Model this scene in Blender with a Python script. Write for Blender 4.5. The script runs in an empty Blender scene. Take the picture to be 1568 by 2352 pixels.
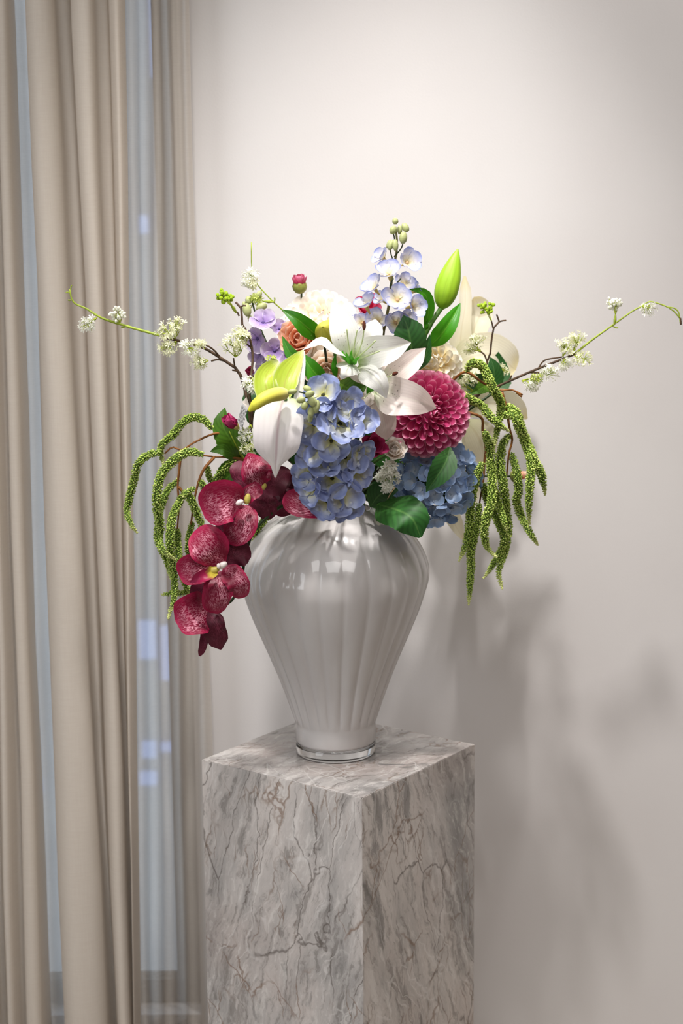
import bpy, bmesh, math, random
import numpy as np
from mathutils import Vector, Matrix

random.seed(7)
rng = np.random.default_rng(7)
S = bpy.context.scene
COL = S.collection

# ------------------------------------------------------------------ camera
F_PX, PITCH, ROLL, CAM_D, CAM_H = 3993.5, 0.17815, -0.00933, 2.8157, 1.6679
IW, IH = 1568, 2352
cp, sp, cr, sr = math.cos(PITCH), math.sin(PITCH), math.cos(ROLL), math.sin(ROLL)
FWD = Vector((0, cp, -sp)); UP0 = Vector((0, sp, cp)); RT0 = Vector((1, 0, 0))
RT = RT0 * cr + UP0 * sr
UP = UP0 * cr - RT0 * sr
CAM = Vector((0, -CAM_D, CAM_H))
cd = bpy.data.cameras.new('camera')
cam = bpy.data.objects.new('camera', cd); COL.objects.link(cam)
cam.matrix_world = Matrix(((RT.x, UP.x, -FWD.x, CAM.x), (RT.y, UP.y, -FWD.y, CAM.y),
                           (RT.z, UP.z, -FWD.z, CAM.z), (0, 0, 0, 1)))
cd.sensor_fit = 'VERTICAL'; cd.sensor_height = 36; cd.sensor_width = 24
cd.lens = F_PX / IH * 36
cd.clip_start = 0.05; cd.clip_end = 100
cd.dof.use_dof = True; cd.dof.focus_distance = 2.70; cd.dof.aperture_fstop = 4.0
S.camera = cam

def P(x, y, Y=0.0):
    """the point at depth Y (world) seen at photo pixel x, y"""
    d = FWD * F_PX + RT * (x - IW / 2) + UP * (IH / 2 - y)
    return CAM + d * ((Y - CAM.y) / d.y)

# ------------------------------------------------------------------ light
WALL_Y = 0.36
S.view_settings.view_transform = 'Standard'; S.view_settings.look = 'None'
S.view_settings.gamma = 1; S.view_settings.use_curve_mapping = False
S.view_settings.exposure = 0.0
wd = bpy.data.worlds.new('world'); S.world = wd; wd.use_nodes = True
wd.node_tree.nodes['Background'].inputs[0].default_value = (0.74, 0.84, 1.0, 1)
wd.node_tree.nodes['Background'].inputs[1].default_value = 1.9

def spot(name, loc, target, energy, col, angle, blend, radius):
    l = bpy.data.lights.new(name, 'SPOT'); l.energy = energy; l.color = col
    l.spot_size = math.radians(angle); l.spot_blend = blend; l.shadow_soft_size = radius
    o = bpy.data.objects.new(name, l); COL.objects.link(o); o.location = loc
    o.rotation_euler = (Vector(target) - Vector(loc)).to_track_quat('-Z', 'Y').to_euler()
    return o
def area(name, loc, target, energy, col, sx, sy):
    l = bpy.data.lights.new(name, 'AREA'); l.energy = energy; l.color = col
    l.shape = 'RECTANGLE'; l.size = sx; l.size_y = sy
    o = bpy.data.objects.new(name, l); COL.objects.link(o); o.location = loc
    o.rotation_euler = (Vector(target) - Vector(loc)).to_track_quat('-Z', 'Y').to_euler()
    return o
WARM = (1.0, 0.965, 0.935)
spot('key_spot', (-0.20, -0.92, 3.24), (0.10, 0.02, 1.2), 186, WARM, 50, 1.0, 0.07)
spot('flower_spot', (0.16, -0.14, 3.26), (0.15, 0.04, 1.0), 112, WARM, 46, 1.0, 0.022)
spot('wall_spot', (0.64, -0.12, 3.26), (0.60, 0.30, 1.6), 46, WARM, 86, 1.0, 0.03)
area('ceiling_panel', (0.2, -2.8, 3.33), (0.2, -2.8, 0), 54, (1.0, 0.985, 0.975), 2.4, 1.6)  # unseen fill light added under the ceiling to brighten the room
area('left_fill', (-2.3, -2.0, 1.6), (0.0, 0.0, 1.1), 25, (0.92, 0.96, 1.0), 1.2, 1.8)  # cool fill added at the left front, no window stands there

# ------------------------------------------------------------------ helpers
def C(h, a=1):
    h = h.lstrip('#')
    r = [int(h[i:i + 2], 16) / 255 for i in (0, 2, 4)]
    return tuple((c / 12.92 if c <= 0.04045 else ((c + 0.055) / 1.055) ** 2.4) for c in r) + (a,)

def RGB(a, b, c): return tuple((x / 255 / 12.92 if x <= 10 else ((x / 255 + 0.055) / 1.055) ** 2.4) for x in (a, b, c)) + (1,)

class Mat:
    def __init__(s, name):
        s.m = bpy.data.materials.new(name); s.m.use_nodes = True
        s.t = s.m.node_tree; s.t.nodes.clear()
    def n(s, typ, props=None, **ins):
        nd = s.t.nodes.new('ShaderNode' + typ)
        for k, v in (props or {}).items(): setattr(nd, k, v)
        for k, v in ins.items():
            key = int(k[1:]) if k[0] == 'i' and k[1:].isdigit() else k.replace('_', ' ')
            if hasattr(v, 'is_output'): s.t.links.new(v, nd.inputs[key])
            else: nd.inputs[key].default_value = v
        return nd
    def math(s, op, a, b=0.0, c=None):
        kw = dict(i0=a, i1=b)
        if c is not None: kw['i2'] = c
        return s.n('Math', dict(operation=op), **kw).outputs[0]
    def step(s, x, lo, hi):
        nd = s.n('MapRange', dict(interpolation_type='SMOOTHSTEP'), i0=x, i1=lo, i2=hi)
        return nd.outputs[0]
    def mix(s, f, a, b, mode='MIX'):
        nd = s.t.nodes.new('ShaderNodeMix'); nd.data_type = 'RGBA'; nd.blend_type = mode
        for k, v in ((0, f), (6, a), (7, b)):
            if hasattr(v, 'is_output'): s.t.links.new(v, nd.inputs[k])
            else: nd.inputs[k].default_value = v
        return nd.outputs[2]
    def ramp(s, x, stops):
        nd = s.n('ValToRGB', None, i0=x); e = nd.color_ramp.elements
        e[0].position, e[0].color = stops[0]; e[1].position, e[1].color = stops[-1]
        for p, c in stops[1:-1]:
            k = e.new(p); k.color = c
        return nd.outputs[0]
    def bump(s, h, strength=0.2, dist=0.002):
        return s.n('Bump', None, Strength=strength, Distance=dist, Height=h).outputs[0]
    def out(s, sh):
        o = s.n('OutputMaterial'); s.t.links.new(sh, o.inputs[0]); return s.m
    def pbr(s, col, rough=0.5, normal=None, **kw):
        nd = s.n('BsdfPrincipled', None, Base_Color=col, Roughness=rough, **kw)
        if normal is not None: s.t.links.new(normal, nd.inputs['Normal'])
        return nd.outputs[0]

def petal_mat(name, stops, edge=None, edge_lo=0.6, vein=0.12, vein_n=34, trans=0.35, rough=0.5,
              var=0.12, spots=None, net=None, midrib=None, tint=None, back=None, bumpd=0.0006):
    """colour runs along the petal (u), its margin, veins and marks across it (v)"""
    m = Mat(name)
    uv = m.n('TexCoord').outputs['UV']; s = m.n('SeparateXYZ', None, i0=uv)
    u, v = s.outputs[0], s.outputs[1]
    a = m.math('ABSOLUTE', m.math('MULTIPLY_ADD', v, 2.0, -1.0))
    nz = m.n('TexNoise', None, Vector=uv, Scale=3.5, Detail=3.0).outputs[0]
    uw = m.math('MULTIPLY_ADD', m.math('SUBTRACT', nz, 0.5), 0.35, u)
    col = m.ramp(uw, [(p, C(c)) for p, c in stops])
    if edge:
        aw = m.math('MULTIPLY_ADD', m.math('SUBTRACT', nz, 0.5), 0.4, a)
        tipw = m.math('MULTIPLY', m.step(u, 0.82, 1.0), 0.8)
        col = m.mix(m.math('MAXIMUM', m.step(aw, edge_lo, 1.05), tipw), col, C(edge))
    fan = m.math('MULTIPLY', m.math('SUBTRACT', v, 0.5), vein_n) if vein_n > 0 else m.math('MULTIPLY_ADD', a, 2.6, m.math('MULTIPLY', u, vein_n))
    wv = m.math('ABSOLUTE', m.math('SINE', m.math('ADD', m.math('MULTIPLY', fan, 3.1416),
                m.math('MULTIPLY', nz, 2.5 if vein_n > 0 else 0.6))))
    if vein:
        col = m.mix(m.math('MULTIPLY', m.math('SUBTRACT', 1.0, wv), vein), col, (0.05, 0.03, 0.03, 1), 'MULTIPLY')
    if midrib:
        col = m.mix(m.math('MULTIPLY', m.step(a, 0.10, 0.0), midrib[1]), col, C(midrib[0]))
    if net:                       # pale veins in a net over a darker ground, fading to a plain margin
        mp = m.n('Mapping', None, i0=uv, Scale=(11, 21, 1)).outputs[0]
        wob = m.n('TexNoise', None, Vector=uv, Scale=9.0, Detail=3.0).outputs[1]
        mp2 = m.mix(0.16, mp, wob, 'ADD')
        vo = m.n('TexVoronoi', dict(feature='DISTANCE_TO_EDGE'), Vector=mp2, Scale=1.0).outputs[0]
        ln = m.step(vo, 0.19, 0.03)
        fade = m.math('MULTIPLY', m.step(a, 1.0, 0.62), m.math('MULTIPLY', m.step(u, 1.0, 0.72), m.step(u, 0.0, 0.12)))
        patch = m.step(m.n('TexNoise', None, Vector=uv, Scale=2.2, Detail=1.0).outputs[0], 0.38, 0.62)
        brk = m.step(m.n('TexNoise', None, Vector=m.n('Mapping', None, i0=uv, Scale=(16, 34, 1)).outputs[0], Scale=1.0, Detail=2.0).outputs[0], 0.40, 0.54)
        half = m.step(m.math('ADD', v, m.math('MULTIPLY', m.math('SUBTRACT', nz, 0.5), 0.9)), 0.80, 0.56)
        ln = m.math('MULTIPLY', ln, m.math('MULTIPLY_ADD', brk, 0.8, 0.2))
        col = m.mix(m.math('MULTIPLY', m.math('MULTIPLY', ln, fade), m.math('MULTIPLY', m.math('MULTIPLY_ADD', patch, 0.65, 0.35), m.math('MULTIPLY_ADD', half, 0.85, 0.15))), col, C(net))
    if spots:
        mp = m.n('Mapping', None, i0=uv, Scale=(26, 15, 1)).outputs[0]
        vo = m.n('TexVoronoi', None, Vector=mp, Scale=1.0, Randomness=1.0)
        pick = m.step(m.n('SeparateColor', None, i0=vo.outputs[1]).outputs[0], 0.50, 0.56)
        dot = m.math('MULTIPLY', m.step(vo.outputs[0], 0.25, 0.17), pick)
        zone = m.math('MULTIPLY', m.math('MULTIPLY', m.step(u, 0.10, 0.18), m.step(u, 0.52, 0.40)), m.step(a, 0.72, 0.55))
        col = m.mix(m.math('MULTIPLY', dot, zone), col, C(spots))
    rnd = m.n('ObjectInfo').outputs['Random']
    val = m.math('MULTIPLY_ADD', rnd, 2 * var, 1 - var)
    col = m.n('HueSaturation', None, Value=val, Color=col).outputs[0]
    if back:
        col = m.mix(m.n('NewGeometry').outputs['Backfacing'], col, C(back))
    nrm = m.bump(m.math('ADD', m.math('MULTIPLY', wv, 0.10), nz), 0.35, bumpd)
    p = m.pbr(col, rough, nrm, Specular_IOR_Level=0.35)
    tc = m.mix(0.5, col, col, 'MULTIPLY') if tint is None else m.mix(0.5, col, C(tint))
    tr = m.n('BsdfTranslucent', None, Color=tc, Normal=nrm).outputs[0]
    mx = m.n('MixShader', None, i0=trans, i1=p, i2=tr).outputs[0]
    return m.out(mx)

def plain(name, col, rough=0.5, noise=0.0, scale=60, bump=0.0, spec=0.4, trans=0, col2=None, **kw):
    m = Mat(name)
    co = m.n('TexCoord').outputs['Object']
    nz = m.n('TexNoise', None, Vector=co, Scale=scale, Detail=4.0).outputs[0]
    c = C(col)
    base = m.mix(m.step(nz, 0.5 - 0.2, 0.5 + 0.2), C(col2), c) if col2 else \
        m.mix(noise, c, nz, 'MULTIPLY') if noise else m.mix(0.0, c, c)
    nrm = m.bump(nz, bump, 0.001) if bump else None
    sh = m.pbr(base, rough, nrm, Specular_IOR_Level=spec, **kw)
    if trans:
        tr = m.n('BsdfTranslucent', None, Color=base).outputs[0]
        sh = m.n('MixShader', None, i0=trans, i1=sh, i2=tr).outputs[0]
    return m.out(sh)

WM = {}
def setw(o, M, parent):
    COL.objects.link(o)
    if parent is not None:
        o.parent = parent; o.matrix_parent_inverse = WM[parent.name].inverted()
    o.matrix_basis = M; WM[o.name] = M.copy()
    return o
def thing(name, label, cat, loc=(0, 0, 0), group=None):
    o = bpy.data.objects.new(name, None); o.empty_display_size = 0.02
    o['label'] = label; o['category'] = cat
    if group: o['group'] = group
    return setw(o, Matrix.Translation(loc), None)
def mk(name, verts, faces, uvs=None, smooth=True):
    me = bpy.data.meshes.new(name)
    me.from_pydata([tuple(v) for v in verts], [], faces)
    if uvs is not None:
        l = me.uv_layers.new(name='UVMap')
        li = np.empty(len(me.loops), int); me.loops.foreach_get('vertex_index', li)
        l.data.foreach_set('uv', np.asarray(uvs, float)[li].ravel())
    if smooth: me.polygons.foreach_set('use_smooth', [True] * len(me.polygons))
    return me
def part(name, me, mat, parent, M=None, label=None, kind=None):
    o = bpy.data.objects.new(name, me)
    if mat is not None and not me.materials: me.materials.append(mat)
    if label: o['label'] = label
    if kind: o['kind'] = kind
    return setw(o, M if M is not None else Matrix(), parent)
def world_part(name, V, Fc, uv, mat, parent, label=None, kind=None, smooth=True):
    """a part built in world coordinates, its origin moved to its first point"""
    V = np.asarray(V, float); o0 = V[0].copy()
    return part(name, mk(name, V - o0, Fc, uv, smooth), mat, parent, Matrix.Translation(o0), label, kind)

def crom(pts, n):
    """Catmull-Rom through pts (any dimension), n samples even in arc length"""
    p = np.asarray(pts, float)
    if p.ndim == 1: p = p[:, None]
    if len(p) == 2: p = np.vstack([p[0], (p[0] + p[1]) / 2, p[1]])
    q = np.vstack([2 * p[0] - p[1], p, 2 * p[-1] - p[-2]])
    out = []
    for i in range(1, len(q) - 2):
        t = np.linspace(0, 1, 16, endpoint=False)[:, None]
        a, b, c, d = q[i - 1], q[i], q[i + 1], q[i + 2]
        out.append(0.5 * ((2 * b) + (-a + c) * t + (2 * a - 5 * b + 4 * c - d) * t ** 2 + (-a + 3 * b - 3 * c + d) * t ** 3))
    out.append(p[-1:])
    out = np.vstack(out)
    L = np.r_[0, np.cumsum(np.linalg.norm(np.diff(out, axis=0), axis=1))]
    if np.isscalar(n): n = np.linspace(0, 1, n)
    return np.stack([np.interp(n * L[-1], L, out[:, k]) for k in range(p.shape[1])], 1)
def nrm(v): return v / np.maximum(np.linalg.norm(v, axis=-1, keepdims=True), 1e-9)

PROF = {
    'lily': [.30, .62, .88, 1, .96, .80, .52, .06],
    'round': [.25, .62, .86, .98, 1, 1, .96, .86, .66, .10],
    'obov': [.16, .36, .58, .77, .92, 1, 1, .96, .86, .66, .10],
    'leaf': [.06, .50, .86, 1, .92, .70, .40, .02],
    'lance': [.35, .72, .94, 1, .92, .72, .42, .02],
    'tongue': [.45, .66, .84, .96, 1, 1, .94, .50],
    'lilyp': [.30, .62, .90, 1, .92, .70, .38, .03],
    'wedge': [.15, .45, .75, 1, 1, .8, .45, .05],
    'strip': [.8, 1, 1, 1, .9, .8, .6, .2],
}
def prof(name, n):
    a = np.array(PROF[name]); x = np.linspace(0, 1, len(a))
    fine = crom(np.stack([x, a], 1), 200)
    y = np.interp(n, fine[:, 0], fine[:, 1])
    if name in ('round', 'obov'):            # a truly round end
        k = .45 if name == 'round' else .58
        q = np.clip((np.asarray(n) - k) / (1 - k), 0, 1)
        y = np.where(q > 0, y.max() * (0.98 * np.sqrt(np.clip(1 - q ** 2.4, 0, 1)) + .02), y)
    return np.clip(y, 0.0, None)

def ribbon(pts, width, shape='lily', N=None, cup=0.0, ruf=0.0, rf=2.5, nu=16, nv=9, ridge=0.0,
           serr=0.0, roll=0.0, twist=0.0, wav=0.035, seed=None):
    """a bent petal or leaf: mid line through pts, outline from a profile, cupped and ruffled"""
    r = np.random.default_rng(seed if seed is not None else rng.integers(1 << 30))
    s = np.linspace(0, 1, nu); t = 0.35 * s + 0.65 * (0.5 - 0.5 * np.cos(np.pi * s))
    c = crom(pts, t)
    T = nrm(np.gradient(c, axis=0))
    if N is None: N = np.array(CAM) - c.mean(0)
    N = nrm(np.asarray(N, float)); n = nrm(N - (T @ N)[:, None] * T)
    sd = nrm(np.cross(T, n))
    ang = (roll + twist * t)[:, None]
    n2 = n * np.cos(ang) + sd * np.sin(ang); sd = sd * np.cos(ang) - n * np.sin(ang); n = n2
    w = prof(shape, t) * width / 2 if isinstance(shape, str) else np.interp(t, np.linspace(0, 1, len(shape)), shape) * width / 2
    v = np.linspace(-1, 1, nv)
    ph = r.uniform(0, 6.28, 2)
    tt, vv = np.meshgrid(t, v, indexing='ij')
    ww = w[:, None] * np.ones_like(vv)
    side = np.where(vv < 0, 0, 1)
    ww = ww * (1 + wav * (np.sin(7.5 * tt + ph[side]) + .6 * np.sin(14 * tt + 2 * ph[1 - side])))
    if serr: ww = ww * (1 + serr * np.where(np.abs(vv) > 0.99, np.where((np.arange(nu) % 2)[:, None] == 0, 1, -1), 0))
    bul = cup * width / 2 * (np.abs(vv) ** 2) * (ww / (width / 2))
    rr = ruf * width * np.abs(vv) ** 1.6 * np.sin(rf * 6.283 * tt + np.where(vv < 0, ph[0], ph[1])) * np.sin(np.pi * np.clip(tt * 1.1, 0, 1)) ** .5
    rd = -ridge * width * np.exp(-(vv / 0.22) ** 2) * np.sin(np.pi * np.clip(tt, 0, 1))
    V = c[:, None, :] + sd[:, None, :] * (ww * vv)[..., None] + n[:, None, :] * (bul + rr + rd)[..., None]
    V = V.reshape(-1, 3)
    F = [(i * nv + j, i * nv + j + 1, (i + 1) * nv + j + 1, (i + 1) * nv + j) for i in range(nu - 1) for j in range(nv - 1)]
    uv = np.stack([tt, (vv + 1) / 2], -1).reshape(-1, 2)
    return V, F, uv
def pp(lst): return [P(*q) for q in lst]
PX = 1 / 1392.0
def petal(root, name, mat, pts, wpx, shape='lily', label=None, **kw):
    V, F, uv = ribbon(pp(pts), wpx * PX, shape, **kw)
    return world_part(name, V, F, uv, mat, root, label)

def tube_geo(pts, radii, seg=7, n=None, raw=False):
    pts = np.asarray([tuple(p) for p in pts], float)
    n = n or max(6, 4 * len(pts))
    c = pts if raw else crom(pts, n)
    n = len(c)
    rad = np.interp(np.linspace(0, 1, n), np.linspace(0, 1, len(np.atleast_1d(radii))), np.atleast_1d(radii))
    T = nrm(np.gradient(c, axis=0)); A = np.array([.31, .52, .8]); u = nrm(np.cross(T[0], A))
    V, uv = [], []
    for i in range(n):
        u = nrm(u - T[i] * (u @ T[i])); w = np.cross(T[i], u)
        for k in range(seg):
            a = 6.2832 * k / seg
            V.append(c[i] + (u * math.cos(a) + w * math.sin(a)) * rad[i]); uv.append((i / (n - 1), k / seg))
    F = [(i * seg + k, i * seg + (k + 1) % seg, (i + 1) * seg + (k + 1) % seg, (i + 1) * seg + k) for i in range(n - 1) for k in range(seg)]
    F += [tuple(range(seg - 1, -1, -1)), tuple((n - 1) * seg + k for k in range(seg))]
    return np.array(V), F, np.array(uv)
class Geo:
    def __init__(s): s.V, s.F, s.U, s.k = [], [], [], 0
    def add(s, V, F, U=None):
        V = np.asarray(V, float); s.V.append(V)
        s.U.append(np.asarray(U, float) if U is not None else np.zeros((len(V), 2)))
        s.F += [tuple(i + s.k for i in f) for f in F]; s.k += len(V)
    def tube(s, pts, r, seg=6, n=None): s.add(*tube_geo(pts, r, seg, n))
    def part(s, name, mat, parent, label=None, kind=None, smooth=True):
        return world_part(name, np.vstack(s.V), s.F, np.vstack(s.U), mat, parent, label, kind, smooth)
def tube(root, name, mat, pts, radii, seg=7, n=None, label=None):
    V, F, U = tube_geo(pts, radii, seg, n); return world_part(name, V, F, U, mat, root, label)

def ball_geo(ns=8, nr=6):
    V = [(0, 0, -1)]; F = []
    for i in range(1, nr):
        a = math.pi * i / nr
        for k in range(ns):
            b = 6.2832 * k / ns; V.append((math.sin(a) * math.cos(b), math.sin(a) * math.sin(b), -math.cos(a)))
    V.append((0, 0, 1)); last = len(V) - 1
    F += [(0, 1 + (k + 1) % ns, 1 + k) for k in range(ns)]
    for i in range(nr - 2):
        for k in range(ns):
            a = 1 + i * ns + k; b = 1 + i * ns + (k + 1) % ns; F.append((a, b, b + ns, a + ns))
    o = 1 + (nr - 2) * ns
    F += [(o + k, o + (k + 1) % ns, last) for k in range(ns)]
    V = np.array(V); return V, F, np.stack([(V[:, 2] + 1) / 2, np.arctan2(V[:, 1], V[:, 0]) / 6.2832 + .5], 1)
BALL = ball_geo(); BALL_S = ball_geo(5, 4)
OCT = (np.array([(1, 0, 0), (0, 1, 0), (-1, 0, 0), (0, -1, 0), (0, 0, 1.), (0, 0, -1)]),
       [(0, 1, 4), (1, 2, 4), (2, 3, 4), (3, 0, 4), (1, 0, 5), (2, 1, 5), (3, 2, 5), (0, 3, 5)])

def frame(base, x, z, sx, sy, sz):
    """object matrix: local X along x, local Z as near z as can be, scaled"""
    x = Vector(x).normalized(); z = Vector(z); z = (z - x * z.dot(x))
    z = z.normalized() if z.length > 1e-6 else x.orthogonal().normalized()
    y = z.cross(x)
    return Matrix(((x.x * sx, y.x * sy, z.x * sz, base[0]), (x.y * sx, y.y * sy, z.y * sz, base[1]),
                   (x.z * sx, y.z * sy, z.z * sz, base[2]), (0, 0, 0, 1)))
def unit_petal(name, shape, bend=0.0, cup=0.0, ruf=0.0, nu=8, nv=6, seed=1, ridge=0.0, hook=0.0):
    """unit petal along +X, width 1 across Y, face +Z; bend lifts its end, cup lifts its sides"""
    t = np.linspace(0, 1, 5)
    pts = np.stack([t, 0 * t, bend * t ** 2 + hook * t ** 5], 1)
    V, F, uv = ribbon(pts, 1.0, shape, N=(0, 0, 1), cup=cup, ruf=ruf, nu=nu, nv=nv, seed=seed, ridge=ridge)
    return mk(name, V, F, uv)
def instance(name, me, parent, M):
    return setw(bpy.data.objects.new(name, me), M, parent)

MOUTH = P(777, 1172, 0.0)
def inside(k=0):
    a = k * 2.4; r = 0.012 + 0.034 * ((k * 0.618) % 1)
    return [MOUTH + Vector((r * math.cos(a), r * math.sin(a), -0.01)),
            MOUTH + Vector((1.5 * r * math.cos(a), 1.5 * r * math.sin(a), -0.16 - 0.05 * ((k * 0.37) % 1)))]
NSTEM = [0]
def plant(name, label, cat, top, mat, r=0.0028, group=None, via=(), stem='stem'):
    """a stem standing in the vase: the empty at its foot inside the vase, its stem up to top (world points)"""
    NSTEM[0] += 1
    i = inside(NSTEM[0])
    o = thing(name, label, cat, i[1], group)
    top = [Vector(q) for q in top]
    if not via:
        q = top[-1] * .55 + MOUTH * .45; q.y = max(q.y, 0.0) + .03; via = [q]
    if mat is not None:
        tube(o, stem, mat, top + [Vector(v) for v in via] + i, r, 7)
    return o

# ------------------------------------------------------------------ setting
def wall_mat():
    m = Mat('wall_paint')
    co = m.n('TexCoord').outputs['Object']
    a = m.n('TexNoise', None, Vector=co, Scale=260.0, Detail=2.0).outputs[0]
    b = m.n('TexNoise', None, Vector=co, Scale=2.2, Detail=3.0).outputs[0]
    col = m.mix(m.step(b, 0.3, 0.7), C('#dad6d5'), C('#dfdcdb'))
    return m.out(m.pbr(col, 0.62, m.bump(a, 0.10, 0.0015), Specular_IOR_Level=0.3))
M_WALL = wall_mat()
M_CEIL = plain('ceiling_paint', '#e8e4de', 0.8)
M_FLOOR = plain('floor_stone', '#a59c92', 0.35, col2='#90887f', scale=3)
M_SIDE = plain('side_wall_paint', '#bdb3a8', 0.8)

def box_geo(x0, x1, y0, y1, z0, z1):
    V = [(x, y, z) for x in (x0, x1) for y in (y0, y1) for z in (z0, z1)]
    return V, [(0, 1, 3, 2), (4, 6, 7, 5), (0, 4, 5, 1), (2, 3, 7, 6), (0, 2, 6, 4), (1, 5, 7, 3)]
def struct(name, boxes, mat, parent=None):
    g = Geo()
    for b in boxes: g.add(*box_geo(*b))
    o = world_part(name, np.vstack(g.V), g.F, None, mat, parent, smooth=False)
    if parent is None: o['kind'] = 'structure'
    return o
RX, LX, FY, CZ = 2.6, -2.7, -5.2, 3.4
OP0, OP1, OPZ0, OPZ1 = -2.3, -0.283, 0.10, 2.75        # window opening in the back wall
struct('wall_back', [(OP1, RX, WALL_Y, WALL_Y + .12, 0, CZ), (LX, OP0, WALL_Y, WALL_Y + .12, 0, CZ),
                     (OP0, OP1, WALL_Y, WALL_Y + .12, OPZ1, CZ), (OP0, OP1, WALL_Y, WALL_Y + .12, 0, OPZ0)], M_WALL)
struct('wall_right', [(RX, RX + .1, FY, WALL_Y + .12, 0, CZ)], M_SIDE)
struct('wall_left', [(LX - .1, LX, FY, WALL_Y + .12, 0, CZ)], M_SIDE)
struct('wall_front', [(LX - .1, RX + .1, FY - .1, FY, 0, CZ)], M_SIDE)
struct('ceiling', [(LX - .1, RX + .1, FY - .1, WALL_Y + .12, CZ, CZ + .1)], M_CEIL)
struct('floor', [(LX - .1, RX + .1, FY - .1, WALL_Y + .12, -.1, 0)], M_FLOOR)

M_FRAME = plain('window_frame_metal', '#57534e', 0.4, Metallic=0.6)
def glass_mat(name, tint=(1, 1, 1, 1), fac=0.06):
    m = Mat(name)
    t = m.n('BsdfTransparent', None, Color=tint).outputs[0]
    g = m.n('BsdfGlossy', None, Roughness=0.02).outputs[0]
    return m.out(m.n('MixShader', None, i0=fac, i1=t, i2=g).outputs[0])
wx = (OP0 + OP1) / 2 - 0.25
wy0, wy1 = WALL_Y + .05, WALL_Y + .09
win = struct('window_1', [(OP0, OP0 + .05, wy0, wy1, OPZ0, OPZ1), (OP1 - .05, OP1, wy0, wy1, OPZ0, OPZ1), (OP0, OP1, wy0, wy1, OPZ0, OPZ0 + .05),
                          (OP0, OP1, wy0, wy1, OPZ1 - .05, OPZ1), (wx - .025, wx + .025, wy0, wy1, OPZ0, OPZ1)], M_FRAME)
mg = glass_mat('window_glass', (0.93, 0.96, 0.97, 1))
for a, b in ((OP0 + .05, wx - .025), (wx + .025, OP1 - .05)):
    struct('window_pane', [(a, b, WALL_Y + .066, WALL_Y + .072, OPZ0 + .05, OPZ1 - .05)], mg, win)

# street side: a plain facade with a few lit openings far beyond the sheer curtain
M_FAC = plain('facade_render', '#b3b3b1', 0.9, col2='#989a9b', scale=1.5)
def emit(name, col, st):
    m = Mat(name); return m.out(m.n('Emission', None, Color=C(col), Strength=st).outputs[0])
M_LIT = emit('lit_window_glow', '#b4caff', 1.9)
bl = thing('building', 'grey building across the street seen dimly through the sheer curtain', 'building', (-2.0, 4.2, -1.4))
g = Geo(); g.add(*box_geo(-4.5, 0.6, 4.2, 4.6, -4.5, 3.9)); g.part('facade', M_FAC, bl, smooth=False)
for (x, y, w, h) in ((342, 1722, 34, 38), (388, 1716, 38, 20), (340, 1788, 40, 30), (86, 1806, 17, 36), (338, 1470, 40, 90), (385, 1500, 30, 130),
                     (36, 590, 12, 60), (352, 60, 14, 220), (398, 110, 16, 160), (405, 300, 18, 120), (330, 515, 18, 40), (392, 420, 60, 26), (420, 1660, 18, 20)):
    p = P(x, y, 4.18); k = 7.0 / F_PX
    g = Geo(); g.add(*box_geo(p.x - w * k / 2, p.x + w * k / 2, 4.17, 4.215, p.z - h * k / 2, p.z + h * k / 2))
    g.part('lit_window', M_LIT, bl, smooth=False)

# ------------------------------------------------------------------ curtains
def fabric(name, col, col2, transl, transp, weave=900):
    m = Mat(name)
    co = m.n('TexCoord').outputs['Object']
    mp = m.n('Mapping', None, i0=co, Scale=(weave, weave, weave)).outputs[0]
    w1 = m.n('TexNoise', None, Vector=m.n('Mapping', None, i0=co, Scale=(40, 40, 700)).outputs[0], Scale=1.0, Detail=2.0).outputs[0]
    w2 = m.n('TexNoise', None, Vector=m.n('Mapping', None, i0=co, Scale=(900, 900, 20)).outputs[0], Scale=1.0, Detail=2.0).outputs[0]
    k = m.math('ADD', w1, w2)
    c = m.mix(m.step(k, 0.7, 1.3), C(col), C(col2))
    p = m.pbr(c, 0.9, m.bump(k, 0.15, 0.0006), Specular_IOR_Level=0.15)
    t = m.n('BsdfTranslucent', None, Color=c).outputs[0]
    sh = m.n('MixShader', None, i0=transl, i1=p, i2=t).outputs[0]
    if transp:
        tp = m.n('BsdfTransparent').outputs[0]
        sh = m.n('MixShader', None, i0=transp, i1=sh, i2=tp).outputs[0]
    return m.out(sh)
M_DRAPE = fabric('drape_linen', '#dcd2c6', '#d8cdc1', 0.25, 0.0)
M_SHEER = fabric('sheer_voile', '#dcd4cb', '#d6cec5', 0.45, 0.24)
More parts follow.
